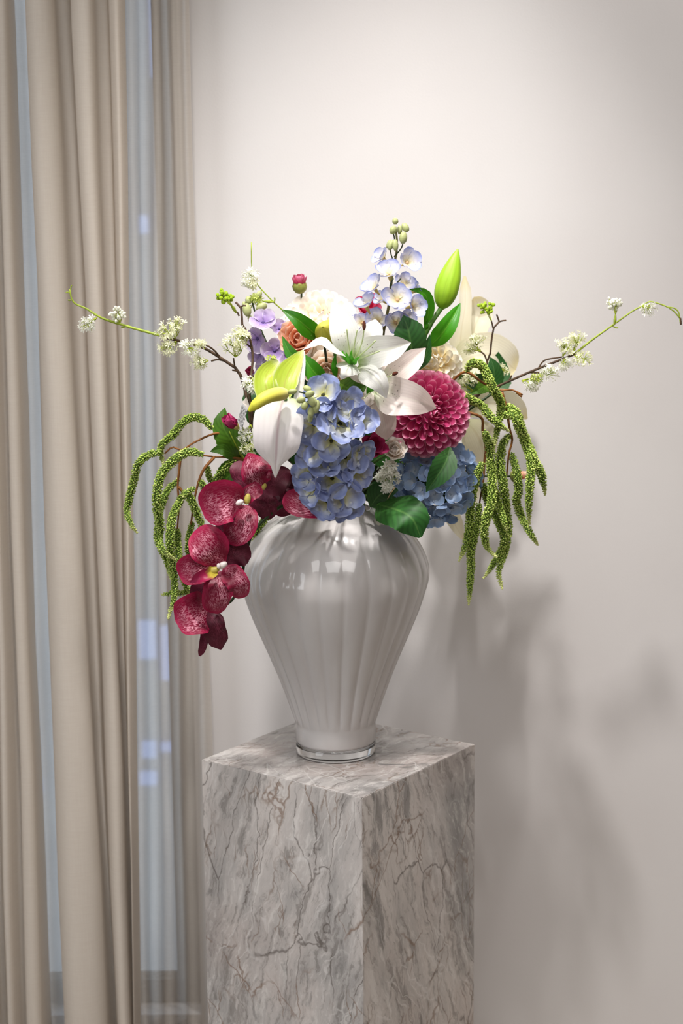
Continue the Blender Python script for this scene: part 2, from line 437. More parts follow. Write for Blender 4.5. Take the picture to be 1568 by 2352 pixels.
def curtain(name, label, stations, Y0, mat, z0=0.015, z1=3.25, amp=1.0, nz=16):
    """stations: pixel column at the top and at the foot of the photo, and how far that line stands off Y0"""
    cols = []
    for (xt, xb, off) in stations:
        a, b = P(xt, 0, Y0), P(xb, 2352, Y0)
        cols.append((a.x, a.z, b.x, b.z, off * amp))
    n = len(cols) * 7
    fine = crom(np.array([(c[0], c[2], c[4]) for c in cols]) * np.array([1, 1, 1.0]), n)
    za, zb = cols[0][1], cols[0][3]
    V, uv = [], []
    for i in range(nz):
        z = z0 + (z1 - z0) * i / (nz - 1); k = (z - zb) / (za - zb)
        for j in range(n):
            wob = 0.0015 * math.sin(z * 4 + j * 0.15) + 0.001 * math.sin(z * 9 + j * .1)
            V.append((fine[j, 1] + (fine[j, 0] - fine[j, 1]) * k + wob, Y0 + fine[j, 2] * (0.75 + 0.3 * (1 - k)) + wob * .5, z)); uv.append((j / n, z))
    F = [(i * n + j, i * n + j + 1, (i + 1) * n + j + 1, (i + 1) * n + j) for i in range(nz - 1) for j in range(n - 1)]
    t = thing(name, label, 'curtain', (fine[:, 1].mean(), Y0, 0))
    world_part('fabric', V, F, uv, mat, t)
    g = Geo()                                            # doubled hem along the foot
    for j in range(0, n, 1):
        pass
    hem = [(V[j][0], V[j][1] - .003, 0.02 + .09 * q) for q in (0, 1) for j in range(n)]
    world_part('hem', hem, [(j, j + 1, n + j + 1, n + j) for j in range(n - 1)], None, mat, t)
    return t
curtain('drape_curtain', 'heavy beige linen drape of broad upright folds beside the sheer panel',
        [(50, 142, .05), (54, 146, .02), (66, 156, -.03), (92, 190, -.06), (122, 245, -.045), (127, 252, .02), (143, 258, .038), (161, 265, .02),
         (168, 272, -.015), (190, 285, -.04), (211, 302, -.035), (216, 306, .02), (238, 309, .035), (250, 311, .0), (272, 313, -.03), (281, 316, -.01), (283, 318, .04)],
        0.215, M_DRAPE)
curtain('drape_curtain', 'narrow beige linen drape at the left edge of the picture left of the bluish gap',
        [(-330, -250, .03), (-290, -200, -.05), (-250, -160, .04), (-190, -110, -.05), (-140, -60, .04), (-90, -25, -.04), (-60, 5, .03),
         (-36, 32, -.035), (-14, 58, .015), (-2, 70, -.03), (14, 96, -.035), (20, 104, -.01), (22, 106, .05)], 0.215, M_DRAPE)
curtain('sheer_curtain', 'thin sheer grey curtain panel between the beige drape and the bare wall',
        [(-380, -340, 0), (-320, -260, -.02), (-250, -200, .02), (-180, -120, -.02), (-110, -60, .02), (-40, 20, -.02), (4, 84, .02), (24, 108, .0), (44, 124, -.01), (60, 150, .02), (120, 200, .02), (180, 250, -.015),
         (230, 285, .02), (268, 304, .015), (286, 318, -.02), (304, 338, -.035), (316, 346, -.01), (318, 350, .03), (334, 368, .035), (344, 376, .0), (350, 384, -.03), (364, 402, -.03), (370, 406, .01), (384, 424, .03), (394, 434, -.005), (400, 446, -.025), (414, 464, -.02), (420, 478, .012), (432, 505, .005)],
        0.29, M_SHEER)

# ------------------------------------------------------------------ pedestal
PC = Vector((-0.00665, 0, 0)); YAW = 0.14771; HS = 0.165; PH = 0.75; TH = 0.02
def marble(name, tilt, seed, warm=0.0, deep=0.65):
    """grey marble: clouds and fine crystals drawn out along one direction, thin crossing veins"""
    m = Mat(name)
    co = m.n('TexCoord').outputs['Object']
    cc = m.n('VectorMath', dict(operation='ADD'), i0=co, i1=(seed * 1.7, seed * .9, seed * 1.3)).outputs[0]
    w1 = m.n('TexNoise', None, Vector=cc, Scale=6.0, Detail=4.0, Roughness=0.6).outputs[1]
    wv = m.n('VectorMath', dict(operation='MULTIPLY_ADD'), i0=w1, i1=(0.07, 0.07, 0.10), i2=cc).outputs[0]
    w2 = m.n('TexNoise', None, Vector=cc, Scale=45.0, Detail=3.0, Roughness=0.6).outputs[1]
    wf = m.n('VectorMath', dict(operation='MULTIPLY_ADD'), i0=w2, i1=(0.010, 0.010, 0.014), i2=wv).outputs[0]
    def mapped(vec, ang, sx, sz, loc=0.0):
        return m.n('Mapping', None, i0=m.n('VectorRotate', dict(rotation_type='Y_AXIS'), Vector=vec, Angle=math.radians(ang)).outputs[0],
                   Location=(loc, loc * .7, loc * .3), Scale=(sx, sx, sz)).outputs[0]
    big = m.n('TexNoise', None, Vector=mapped(wv, tilt, 9, 2.6), Scale=1.0, Detail=5.0, Roughness=0.6).outputs[0]
    col = m.ramp(big, [(0.28, RGB(152, 149, 146)), (0.42, RGB(187, 182, 178)), (0.52, RGB(206, 199, 194)), (0.62, RGB(219, 211, 205)), (0.76, RGB(233, 226, 220))])
    pk = m.n('TexNoise', None, Vector=cc, Scale=5.0, Detail=3.0).outputs[0]
    col = m.mix(m.math('MULTIPLY', m.step(pk, 0.46, 0.68), 0.25 + warm), col, RGB(203, 182, 172))
    fine = m.n('TexNoise', None, Vector=mapped(wf, tilt * 1.4, 70, 8), Scale=1.0, Detail=7.0, Roughness=0.68).outputs[0]
    col = m.mix(m.math('MULTIPLY', m.step(fine, 0.52, 0.66), 0.55), col, RGB(238, 233, 227))
    col = m.mix(m.math('MULTIPLY', m.step(fine, 0.49, 0.36), 0.55), col, RGB(118, 112, 106))
    mid = m.n('TexNoise', None, Vector=mapped(wf, tilt * .6, 26, 5, 3.0), Scale=1.0, Detail=6.0, Roughness=0.65).outputs[0]
    col = m.mix(m.math('MULTIPLY', m.step(mid, 0.46, 0.32), deep), col, RGB(114, 111, 108))
    col = m.mix(m.math('MULTIPLY', m.step(mid, 0.58, 0.70), 0.5), col, RGB(236, 230, 226))
    def veins(vec, wid, color, amt, gs, g0, g1):
        vo = m.n('TexVoronoi', dict(feature='DISTANCE_TO_EDGE'), Vector=vec, Scale=1.0).outputs[0]
        gate = m.step(m.n('TexNoise', None, Vector=m.n('Mapping', None, i0=cc, Location=(gs, 0, gs)).outputs[0], Scale=gs, Detail=3.0).outputs[0], g0, g1)
        return m.mix(m.math('MULTIPLY', m.math('MULTIPLY', m.step(vo, wid, 0.0), gate), amt), col, RGB(*color))
    col = veins(mapped(wf, tilt, 15, 3.2), 0.020, (84, 73, 66), 0.65, 6.5, 0.46, 0.58)
    col = veins(mapped(wf, -tilt * 1.6, 13, 5.0, 2.0), 0.020, (132, 103, 82), 0.7, 8.0, 0.48, 0.60)
    col = veins(mapped(wf, tilt * .3, 34, 9, 4.0), 0.045, (126, 100, 80), 0.6, 9.0, 0.50, 0.62)
    col = veins(mapped(wf, tilt * 2.4, 22, 4.5, 6.0), 0.03, (238, 234, 230), 0.5, 7.0, 0.46, 0.60)
    col = veins(mapped(wf, -tilt * 2.2, 10, 4, 9.0), 0.010, (68, 60, 54), 0.35, 5.0, 0.52, 0.62)
    col = m.mix(1.0, col, (0.88, 0.885, 0.90, 1), 'MULTIPLY')
    return m.out(m.pbr(col, 0.17, None, Specular_IOR_Level=0.5))
M_MARBLES = [marble('marble_front', 16, 1), marble('marble_side', -15, 4, .2), marble('marble_rear', 12, 7), marble('marble_flank', -12, 9), marble('marble_top', 62, 12, .3, .95)]
ped = thing('pedestal', 'square grey veined marble pedestal carrying the white vase', 'pedestal', PC)
def bevelled(V, F, w):
    me = bpy.data.meshes.new('panel'); me.from_pydata([tuple(v) for v in V], [], F)
    bm = bmesh.new(); bm.from_mesh(me); bmesh.ops.recalc_face_normals(bm, faces=bm.faces)
    bmesh.ops.bevel(bm, geom=list(bm.edges), offset=w, segments=2, affect='EDGES', profile=0.5)
    bm.to_mesh(me); bm.free(); return me
def prism(poly, z0, z1):
    n = len(poly); V = [(x, y, z0) for x, y in poly] + [(x, y, z1) for x, y in poly]
    return V, [tuple(range(n - 1, -1, -1)), tuple(range(n, 2 * n))] + [(k, (k + 1) % n, n + (k + 1) % n, n + k) for k in range(n)]
RY = Matrix.Rotation(YAW + math.pi / 4, 4, 'Z')
def mitred(hx, z0, z1, ends):
    """slab whose outer face (y = 0) spans hx, z0..z1 and whose back is inset along the mitred edges"""
    t = TH; e0 = t if ends else 0
    V = [(-hx, 0, z0), (hx, 0, z0), (hx, 0, z1), (-hx, 0, z1), (-hx + t, t, z0 + e0), (hx - t, t, z0 + e0), (hx - t, t, z1 - t), (-hx + t, t, z1 - t)]
    return V, [(0, 1, 2, 3), (7, 6, 5, 4), (0, 4, 5, 1), (1, 5, 6, 2), (2, 6, 7, 3), (3, 7, 4, 0)]
BASE_M = Matrix.Translation(PC) @ RY
for k in range(4):
    V, F = mitred(HS, 0.0, PH, False)
    part('side_panel', bevelled(V, F, .0013), M_MARBLES[k], ped, BASE_M @ Matrix.Rotation(k * math.pi / 2, 4, 'Z') @ Matrix.Translation((0, -HS, 0)))
V, F = mitred(HS, -HS, HS, True)
part('top_slab', bevelled(V, F, .0026), M_MARBLES[4], ped, BASE_M @ Matrix.Translation((0, 0, PH)) @ Matrix.Rotation(-math.pi / 2, 4, 'X'))

# ------------------------------------------------------------------ vase
VB = P(771, 1722, 0.0); VB.z = PH
def opal():
    m = Mat('opal_white_glass')
    co = m.n('TexCoord').outputs['Object']
    nz = m.n('TexNoise', None, Vector=m.n('Mapping', None, i0=co, Scale=(30, 30, 4)).outputs[0], Scale=1.0, Detail=3.0).outputs[0]
    col = m.mix(m.step(nz, 0.35, 0.65), C('#dedad9'), C('#e3e0df'))
    p = m.pbr(col, 0.22, None, Specular_IOR_Level=0.5, Coat_Weight=1.0, Coat_Roughness=0.02)
    t = m.n('BsdfTranslucent', None, Color=C('#efebe9')).outputs[0]
    return m.out(m.n('MixShader', None, i0=0.30, i1=p, i2=t).outputs[0])
M_OPAL = opal()
def clear():
    m = Mat('clear_glass')
    return m.out(m.pbr((0.97, 0.98, 0.98, 1), 0.02, None, Transmission_Weight=1.0, IOR=1.48))
M_CLEAR = clear()
VPROF = [(1168, 90), (1176, 108), (1188, 131), (1203, 156), (1225, 181), (1250, 199), (1275, 211), (1300, 218), (1325, 218), (1350, 212), (1400, 195), (1450, 174),
         (1500, 152), (1550, 131), (1600, 112), (1640, 98)]
def vase():
    o = thing('vase', 'tall ribbed opal white glass vase on the marble pedestal holding all the flowers', 'vase', VB)
    prof_ = []
    for y, hw in VPROF:
        a = P(778, y, 0); b = P(778 + hw, y, 0); prof_.append(((b - a).length, a.z - VB.z))
    top = prof_[0][1]
    outer = crom(np.array(prof_), 70)
    rc = (P(863, 1690, 0) - P(771, 1690, 0)).length
    col = [(rc + .001, (P(771, 1652, 0).z - VB.z)), (rc - .0006, P(771, 1656, 0).z - VB.z), (rc, P(771, 1664, 0).z - VB.z), (rc, .026), (rc - .0015, .0215), (rc - .006, .0195)]
    nseg, ribs = 288, 24
    V, F = [], []
    rings = [(r, z, min(1, max(0, (top - z) / .05)) * (0.35 + 0.65 * min(1, max(0, (0.30 - z) / .22)))) for r, z in outer] + [(r, z, 0.0) for r, z in col]
    inner = [(0, .029), (rc - .012, .029), (rc - .010, .05)] + [(max(r - .005, .02), z) for r, z in reversed(outer[:-4])] + [(outer[0][0] - .003, top + .0015)]
    rings += [(r, z, 0.0) for r, z in inner]
    for r, z, a in rings:
        for k in range(nseg):
            th = 6.283185 * k / nseg
            x = abs(math.cos(ribs * th / 2 + .3))                    # rounded lobe between narrow grooves
            rr = r * (1 - 0.05 * a * (1 - x ** 0.6)) if a else r
            V.append((VB.x + rr * math.cos(th), VB.y + rr * math.sin(th), VB.z + z))
    nr = len(rings)
    order = list(range(0, nr))
    for i in range(nr - 1):
        for k in range(nseg):
            a, b = i * nseg + k, i * nseg + (k + 1) % nseg
            F.append((a, b, b + nseg, a + nseg))
    # close outer ring 0 with the last inner ring
    for k in range(nseg):
        a, b = (nr - 1) * nseg + k, (nr - 1) * nseg + (k + 1) % nseg
        F.append((a, b, (k + 1) % nseg, k))
    me_v = np.array(V)
    bodyo = world_part('body', me_v, F, None, M_OPAL, o)
    bm = bmesh.new(); bm.from_mesh(bodyo.data); bmesh.ops.remove_doubles(bm, verts=bm.verts, dist=1e-5)
    bmesh.ops.recalc_face_normals(bm, faces=bm.faces); bm.to_mesh(bodyo.data); bm.free()
    bodyo.data.polygons.foreach_set('use_smooth', [True] * len(bodyo.data.polygons))
    # thick clear foot
    pr = [(0.0, .0005), (rc - .006, .0005), (rc - .002, .002), (rc - .0004, .006), (rc - .0004, .0195), (rc - .003, .0212), (rc - .010, .0188), (0.0, .0175)]
    ns = 96; V = []; F = []
    for r, z in pr:
        for k in range(ns):
            th = 6.283185 * k / ns; V.append((VB.x + r * math.cos(th), VB.y + r * math.sin(th), VB.z + z))
    for i in range(len(pr) - 1):
        for k in range(ns): F.append((i * ns + k, i * ns + (k + 1) % ns, (i + 1) * ns + (k + 1) % ns, (i + 1) * ns + k))
    fo = world_part('foot', V, F, None, M_CLEAR, o, 'thick clear glass foot')
    bm = bmesh.new(); bm.from_mesh(fo.data); bmesh.ops.remove_doubles(bm, verts=bm.verts, dist=1e-5)
    bmesh.ops.recalc_face_normals(bm, faces=bm.faces); bm.to_mesh(fo.data); bm.free()
    fo.data.polygons.foreach_set('use_smooth', [True] * len(fo.data.polygons))
vase()
# ------------------------------------------------------------------ flower materials
M_STEM = plain('green_stem', '#4f7a2c', 0.5, noise=0.4)
M_STEM_D = plain('dark_green_stem', '#2c4019', 0.5, noise=0.4)
M_STEM_O = plain('olive_stem', '#77713f', 0.55, scale=70, col2='#5f5c30')
M_TWIG = plain('brown_twig', '#5d4632', 0.75, scale=120, bump=0.5, col2='#3f2f22')
M_TWIG_R = plain('russet_twig', '#96602b', 0.6, scale=90, bump=0.3, col2='#784a22')
M_SHOOT = plain('lime_shoot', '#a3b53a', 0.5, col2='#8a9c35', scale=80)
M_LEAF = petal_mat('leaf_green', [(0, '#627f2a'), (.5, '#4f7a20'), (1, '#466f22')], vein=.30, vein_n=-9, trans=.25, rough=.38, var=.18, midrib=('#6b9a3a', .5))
M_LEAF_L = petal_mat('lily_leaf', [(0, '#4f9420'), (.5, '#46961a'), (1, '#3c8a18')], vein=.22, vein_n=16, trans=.35, rough=.36, var=.15, midrib=('#8fc04a', .35))
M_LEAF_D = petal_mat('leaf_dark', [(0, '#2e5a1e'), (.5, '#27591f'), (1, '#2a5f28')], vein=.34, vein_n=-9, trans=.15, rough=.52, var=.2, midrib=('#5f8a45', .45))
M_LILY = petal_mat('lily_white', [(0, '#b9d68a'), (.10, '#dbe4c4'), (.26, '#e8e9e2'), (1, '#eeecea')], vein=.06, vein_n=12, trans=.30, rough=.42, var=.03, spots='#5a3a30', midrib=('#e6ead0', .5), bumpd=.001)
M_LILY2 = petal_mat('lily_blush', [(0, '#b9c79a'), (.14, '#dfe0cc'), (.34, '#f0e6df'), (1, '#f3e2dd')], vein=.06, vein_n=12, trans=.30, rough=.45, var=.03, spots='#4a302a', midrib=('#f5efe2', .4), bumpd=.001)
M_THROAT = plain('lily_throat', '#4fa322', 0.4, trans=.2)
M_FIL = plain('filament', '#dfeaba', 0.4, trans=.3)
M_ANTHER = plain('anther', '#7a3a20', 0.9, scale=400, bump=1.0, col2='#5a2716')
M_BUD = petal_mat('lily_bud', [(0, '#86b524'), (.4, '#a9d334'), (1, '#a2d030')], vein=.15, vein_n=12, trans=.2, rough=.42, var=.03)
M_BUD_Y = petal_mat('lily_bud_yellow', [(0, '#8f9e22'), (.5, '#c3c438'), (1, '#d8d25a')], vein=.1, vein_n=8, trans=.2, rough=.42, var=.03)
M_SPATHE = petal_mat('anthurium_white', [(0, '#cfd7a8'), (.12, '#ebe8e2'), (.5, '#efe9ea'), (1, '#f1eeec')], vein=.04, vein_n=9, trans=.25, rough=.38, var=.02, midrib=('#b58c96', .55), bumpd=.0022)
M_SPATHE_G = petal_mat('anthurium_lime', [(0, '#c2cf52'), (.4, '#b7cc44'), (1, '#c3d450')], edge='#e3e8b4', edge_lo=.86, vein=.04, vein_n=7, trans=.3, rough=.35, var=.04, midrib=('#a8862f', .35), bumpd=.002)
M_SPADIX = petal_mat('spadix', [(0, '#efe2a8'), (.35, '#e6dd6e'), (1, '#dedc3c')], vein=0, trans=.05, rough=.55, var=0)
M_ORCHID = petal_mat('orchid_crimson', [(0, '#d06a84'), (.12, '#9c1540'), (.45, '#7c0830'), (.85, '#960f3c'), (1, '#ae2050')], edge='#b01c4e', edge_lo=.62, vein=.10, vein_n=24, trans=.22, rough=.42, var=.10, net='#f6aabf', back='#5e1a33')
M_ORCHID_D = petal_mat('orchid_plum', [(0, '#7a2440'), (.4, '#561328'), (1, '#6b1a34')], vein=.2, vein_n=24, trans=.2, rough=.5, var=.15, net='#8a3a52', back='#4a1828')
M_LIP = petal_mat('orchid_lip', [(0, '#d9c84e'), (.35, '#cdb94a'), (.5, '#a31f4c'), (1, '#98184a')], vein=.1, trans=.2, rough=.4, var=.05)
M_LIPY = plain('orchid_yellow', '#cfc060', 0.45, trans=.2)
M_WHITE = plain('waxy_white', '#efe6e2', 0.4, trans=.2)
M_DELPH = petal_mat('delphinium_blue', [(0, '#dcd97c'), (.2, '#dcdcc0'), (.42, '#c8cedd'), (.70, '#98a5d2'), (1, '#7d8bc6')], edge='#bcc6e6', edge_lo=.90, vein=.06, vein_n=26, trans=.28, rough=.40, var=.14, bumpd=.001)
M_DELPH_P = petal_mat('delphinium_pale', [(0, '#e6d58a'), (.22, '#efe9d2'), (.5, '#eceaf0'), (.8, '#c3c8ec'), (1, '#95a0e0')], edge='#a9b3e8', edge_lo=.85, vein=.06, vein_n=20, trans=.35, rough=.4, var=.06)
M_LILAC = petal_mat('delphinium_lilac', [(0, '#7a5ca8'), (.2, '#ac90cc'), (.6, '#c8b4de'), (1, '#dfd2ea')], edge='#e8deee', edge_lo=.8, vein=.12, vein_n=22, trans=.3, rough=.45, var=.14)
M_EYE = plain('floret_eye', '#22240f', 0.7, col2='#4a4a1e', scale=500, bump=.5)
M_EYE_L = plain('floret_eye_lilac', '#4d3a72', 0.6)
M_CALYX = plain('pale_calyx', '#c9a983', 0.6)
M_CALYX_Y = plain('yellow_calyx', '#e6d08a', 0.6, trans=.2)
M_SPURBUD = plain('delphinium_bud', '#bcc287', 0.45, scale=90, col2='#a3ab72', trans=.1)
M_DAHLIA = petal_mat('dahlia_magenta', [(0, '#8f1648'), (.4, '#c0336e'), (.8, '#d4588a'), (1, '#e890b0')], edge='#f4bccf', edge_lo=.84, vein=.05, vein_n=14, trans=.25, rough=.45, var=.16)
M_CREAM = petal_mat('dahlia_cream', [(0, '#ecd08a'), (.35, '#f5e8c0'), (.7, '#faf4e2'), (1, '#fdfaf2')], vein=.05, vein_n=12, trans=.3, rough=.5, var=.05)
M_CREAM2 = petal_mat('dahlia_ivory', [(0, '#f7e0c2'), (.35, '#fcf1e2'), (.7, '#fdf9f3'), (1, '#fefdfa')], vein=.04, vein_n=12, trans=.3, rough=.5, var=.05)
M_PEACH = petal_mat('ranunculus_peach', [(0, '#fabf7c'), (.5, '#fccfac'), (1, '#fde4d4')], vein=.03, vein_n=12, trans=.5, rough=.45, var=.08)
M_ROSE = petal_mat('rose_blush', [(0, '#fbdcb8'), (.5, '#fcebd8'), (1, '#fdf6ee')], vein=.03, vein_n=12, trans=.5, rough=.5, var=.06)
M_HYD = petal_mat('hydrangea_blue', [(0, '#d0d9e2'), (.3, '#b3c6e0'), (.8, '#9ab6de'), (1, '#98b4dc')], edge='#bccdea', edge_lo=.8, vein=.14, vein_n=18, trans=.25, rough=.45, var=.2)
M_HYD_E = plain('hydrangea_eye', '#9aa9b8', 0.6)
M_MAG = petal_mat('back_bloom_cream', [(0, '#d9d8ae'), (.3, '#e6e0c6'), (.8, '#ece6d2'), (1, '#efe3b8')], vein=.07, vein_n=16, trans=.4, rough=.45, var=.03, midrib=('#c9b58a', .3))
M_MAGENTA = petal_mat('freesia_magenta', [(0, '#7c1240'), (.4, '#b01f5c'), (1, '#cf4f86')], vein=.14, vein_n=14, trans=.28, rough=.45, var=.15)
M_HOT = petal_mat('ranunculus_pink', [(0, '#b01848'), (.5, '#d63a6c'), (1, '#e888a8')], vein=.08, trans=.25, rough=.45, var=.12)
M_SEPAL = petal_mat('sepal_green', [(0, '#7d7d3a'), (.6, '#9aa24e'), (1, '#c7b066')], vein=.15, trans=.15, rough=.5, var=.1)
M_BLOSSOM = plain('blossom_white', '#fbfbf2', 0.5, trans=.4)
M_BLOSSOM_Y = plain('blossom_cream', '#f8f8dc', 0.5, trans=.4)
M_BLOSSOM_G = plain('blossom_greenish', '#c3d06a', 0.5, trans=.3)
M_LIME = plain('lime_buds', '#a6c526', 0.5, trans=.15)
M_PED = plain('blossom_pedicel', '#b5c53e', 0.5, trans=.1)
def tassel_mat():
    m = Mat('amaranth_tassel')
    u = m.n('SeparateXYZ', None, i0=m.n('TexCoord').outputs['UV'])
    v = u.outputs[1]
    col = m.ramp(v, [(0, C('#566d2d')), (.3, C('#87a144')), (.7, C('#a6be57')), (1, C('#cdda80'))])
    col = m.mix(m.step(u.outputs[0], .86, 1.0), col, C('#d6db90'))
    return m.out(m.pbr(col, 0.75, None, Specular_IOR_Level=0.2))
M_TASSEL = tassel_mat()
def tag_mat():
    m = Mat('care_tag_print')
    s = m.n('SeparateXYZ', None, i0=m.n('TexCoord').outputs['UV']); u, v = s.outputs[0], s.outputs[1]
    row = m.step(m.math('FRACT', m.math('MULTIPLY', v, 6.0)), .42, .5)
    nz = m.n('TexNoise', None, Vector=m.n('Mapping', None, i0=m.n('TexCoord').outputs['UV'], Scale=(30, 6, 1)).outputs[0], Scale=1.0).outputs[0]
    ink = m.math('MULTIPLY', m.math('MULTIPLY', row, m.step(nz, .42, .5)), m.math('MULTIPLY', m.step(u, .06, .1), m.step(u, .92, .88)))
    return m.out(m.pbr(m.mix(ink, C('#eceaf0'), C('#4a4a52')), .5))
M_TAG = tag_mat()

U_DAHLIA = unit_petal('dahlia_petal', 'tongue', bend=.06, cup=.20, hook=.14, nu=12, nv=8)
U_HYDS = [unit_petal('hydrangea_petal', 'round', bend=.22 - .2 * k, cup=.2, ruf=.09, nu=8, nv=7, seed=k + 40) for k in range(2)]
U_FLO = [unit_petal('floret_petal', 'obov', bend=.16, cup=.22, ruf=.06, nu=14, nv=9, seed=k) for k in range(3)]
U_RUF = [unit_petal('ruffled_petal', 'round', bend=.05 + .13 * k, cup=.30, ruf=.10, nu=14, nv=11, seed=k + 20, hook=(-.12, .05, -.2)[k]) for k in range(3)]
U_CUP = [unit_petal('cup_petal', 'round', bend=.25, cup=.45, ruf=.05, nu=14, nv=9, seed=k) for k in range(2)]
U_SLIM = unit_petal('slim_petal', 'lance', bend=.35, cup=.4, nu=7, nv=5)

def inst_mesh(me, mat):
    key = me.name + '_' + mat.name
    if key in bpy.data.meshes: return bpy.data.meshes[key]
    c = me.copy(); c.name = key; c.materials.clear(); c.materials.append(mat); return c
def perp(a):
    a = Vector(a).normalized(); h = Vector((0, 0, 1)) if abs(a.z) < .9 else Vector((1, 0, 0))
    x = h.cross(a).normalized(); return a, x, a.cross(x)
def V3(*a): return Vector(a)
def toward(c, dx=0, dz=0):
    """a direction facing the room side, leaning dx to the right and dz up"""
    return Vector((dx, -1, dz)).normalized()

# ---------------- ball flowers (dahlias)
def dahlia(name, label, cat, c, R, axis, mat, n, wk, via=(), group=None, spread=2.05, eye=None, flat=1.0):
    o = plant(name, label, cat, [c], M_STEM, .003, group, via)
    a, x, y = perp(axis)
    V, F, uv = BALL
    world_part('flower_base', np.array(c) + V * R * .5, F, uv, mat, o)
    me = inst_mesh(U_DAHLIA, mat)
    for i in range(n):
        f = ((i + .5) / n)
        th = spread * f ** .62; ph = i * 2.39996 + random.uniform(-.06, .06)
        d = a * math.cos(th) + (x * math.cos(ph) + y * math.sin(ph)) * math.sin(th)
        k = min(1, .18 + 1.15 * f)
        ln = R * (.44 + .24 * f + .05 * random.random()) * (.75 + .25 * k)
        rad = (x * math.cos(ph) + y * math.sin(ph)) * math.cos(th) - a * math.sin(th)
        dr = (d + rad * (.55 * k)).normalized()
        rr = R * (.62 - .08 * f) * (flat + (1 - flat) * math.sin(min(th, 1.57)))
        instance('petal', me, o, frame(Vector(c) + d * rr - dr * ln * .12, dr, a * .9 - rad * .25 + d * .2, ln, R * wk * (.35 + .65 * k) * random.uniform(.92, 1.08), ln))
    return o

# ---------------- florets (delphinium, hydrangea, small blossoms)
def floret(root, c, axis, r, n, mats, um, eye=M_EYE, er=.16, elev=.35, wk=.95, spin=None, pname='petal', fname='floret'):
    a, x, y = perp(axis)
    V, F, uv = BALL_S
    f = part(fname, EYES.setdefault(eye.name, mk('floret_eye', V, F, uv)), eye, root, frame(c, a, x, r * er * 1.2, r * er, r * er))
    s = random.uniform(0, 6.28) if spin is None else spin
    for k in range(n):
        ph = s + 6.2832 * k / n + random.uniform(-.12, .12)
        rad = x * math.cos(ph) + y * math.sin(ph)
        e = elev + random.uniform(-.15, .15)
        d = rad * math.cos(e) + a * math.sin(e)
        L = r * random.uniform(.92, 1.08)
        me = inst_mesh(um[k % len(um)] if isinstance(um, list) else um, mats)
        instance(pname, me, f, frame(Vector(c) + rad * r * .06 + a * (k % 2) * r * .05, d, a * math.cos(e) - rad * math.sin(e), L, r * wk * random.uniform(.92, 1.08), L))
    return f
EYES = {}

# ================================================================== back of the bouquet
wbl = plant('white_bloom', 'large translucent cream bloom at the back right behind the tall lime bud', 'flower', pp([(1062, 860, .24)]), M_STEM, .004, 'large cream blooms at the back')
for pts, w, sh, kw in (([(1056, 850, .25), (1058, 770, .25), (1068, 700, .26), (1067, 634, .27)], 62, [.9, 1, .95, .75, .6, .5, .46, .08], dict(cup=.4)),
                       ([(1075, 800, .26), (1090, 750, .27), (1104, 715, .28), (1088, 682, .27)], 66, 'round', dict(cup=.3, ruf=.05)),
                       ([(1042, 840, .24), (1085, 820, .22), (1135, 815, .23), (1184, 850, .25)], 108, 'round', dict(cup=.25, ruf=.03, N=(-.2, -1, .6))),
                       ([(1050, 870, .25), (1080, 880, .24), (1115, 895, .25), (1150, 930, .27)], 80, 'round', dict(cup=.2))):
    petal(wbl, 'petal', M_MAG, pts, w, sh, **kw)
wb2 = plant('white_bloom', 'large cream bloom at the back right behind the hanging green tassels', 'flower', pp([(1075, 960, .22)]), M_STEM, .004, 'large cream blooms at the back')
for pts, w, sh, kw in (([(1066, 950, .15), (1110, 928, .14), (1165, 930, .15), (1210, 962, .17)], 74, 'lily', dict(cup=.3)),
                       ([(1065, 965, .22), (1090, 990, .22), (1108, 1030, .23), (1110, 1075, .25)], 92, 'leaf', dict(cup=-.2)),
                       ([(1040, 1060, .24), (1070, 1110, .23), (1080, 1150, .23), (1072, 1180, .23)], 60, 'leaf', dict(cup=.3)),
                       ([(1005, 1140, .22), (1030, 1180, .20), (1050, 1215, .20), (1068, 1243, .21)], 44, 'lance', dict(cup=.4, N=(.5, -1, .2)))):
    petal(wb2, 'petal', M_MAG, pts, w, sh, **kw)

# dark leaves closing the heart of the bouquet
def leafy(name, label, top, leaves, mat=M_LEAF, stemmat=M_STEM_D, r=.0022, group=None, via=()):
    o = plant(name, label, 'leaf', pp(top), stemmat, r, group, via)
    for pts, w, sh, kw in leaves:
        kw = dict(kw); m = kw.pop('m', mat)
        petal(o, 'leaf', m, pts, w, sh, **kw)
    return o
LS = dict(serr=.035, ridge=.05, cup=.15, nu=26)
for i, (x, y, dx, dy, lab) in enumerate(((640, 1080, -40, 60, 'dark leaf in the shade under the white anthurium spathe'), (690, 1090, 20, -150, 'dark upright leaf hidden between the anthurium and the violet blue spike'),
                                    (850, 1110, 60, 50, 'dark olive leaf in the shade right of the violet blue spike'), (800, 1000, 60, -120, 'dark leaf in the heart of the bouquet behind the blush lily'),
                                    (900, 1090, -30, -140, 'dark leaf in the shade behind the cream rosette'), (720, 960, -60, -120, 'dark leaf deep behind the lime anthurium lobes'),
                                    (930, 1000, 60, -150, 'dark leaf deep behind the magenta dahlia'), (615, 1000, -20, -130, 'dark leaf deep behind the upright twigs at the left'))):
    leafy('foliage_leaf', lab, [(x, y, .02)], [([(x, y, .02), (x + dx * .35, y + dy * .3, .015), (x + dx * .8, y + dy * .7, .02), (x + dx * 1.2, y + dy * 1.1, .05)], 95, 'leaf', LS)], M_LEAF_D)

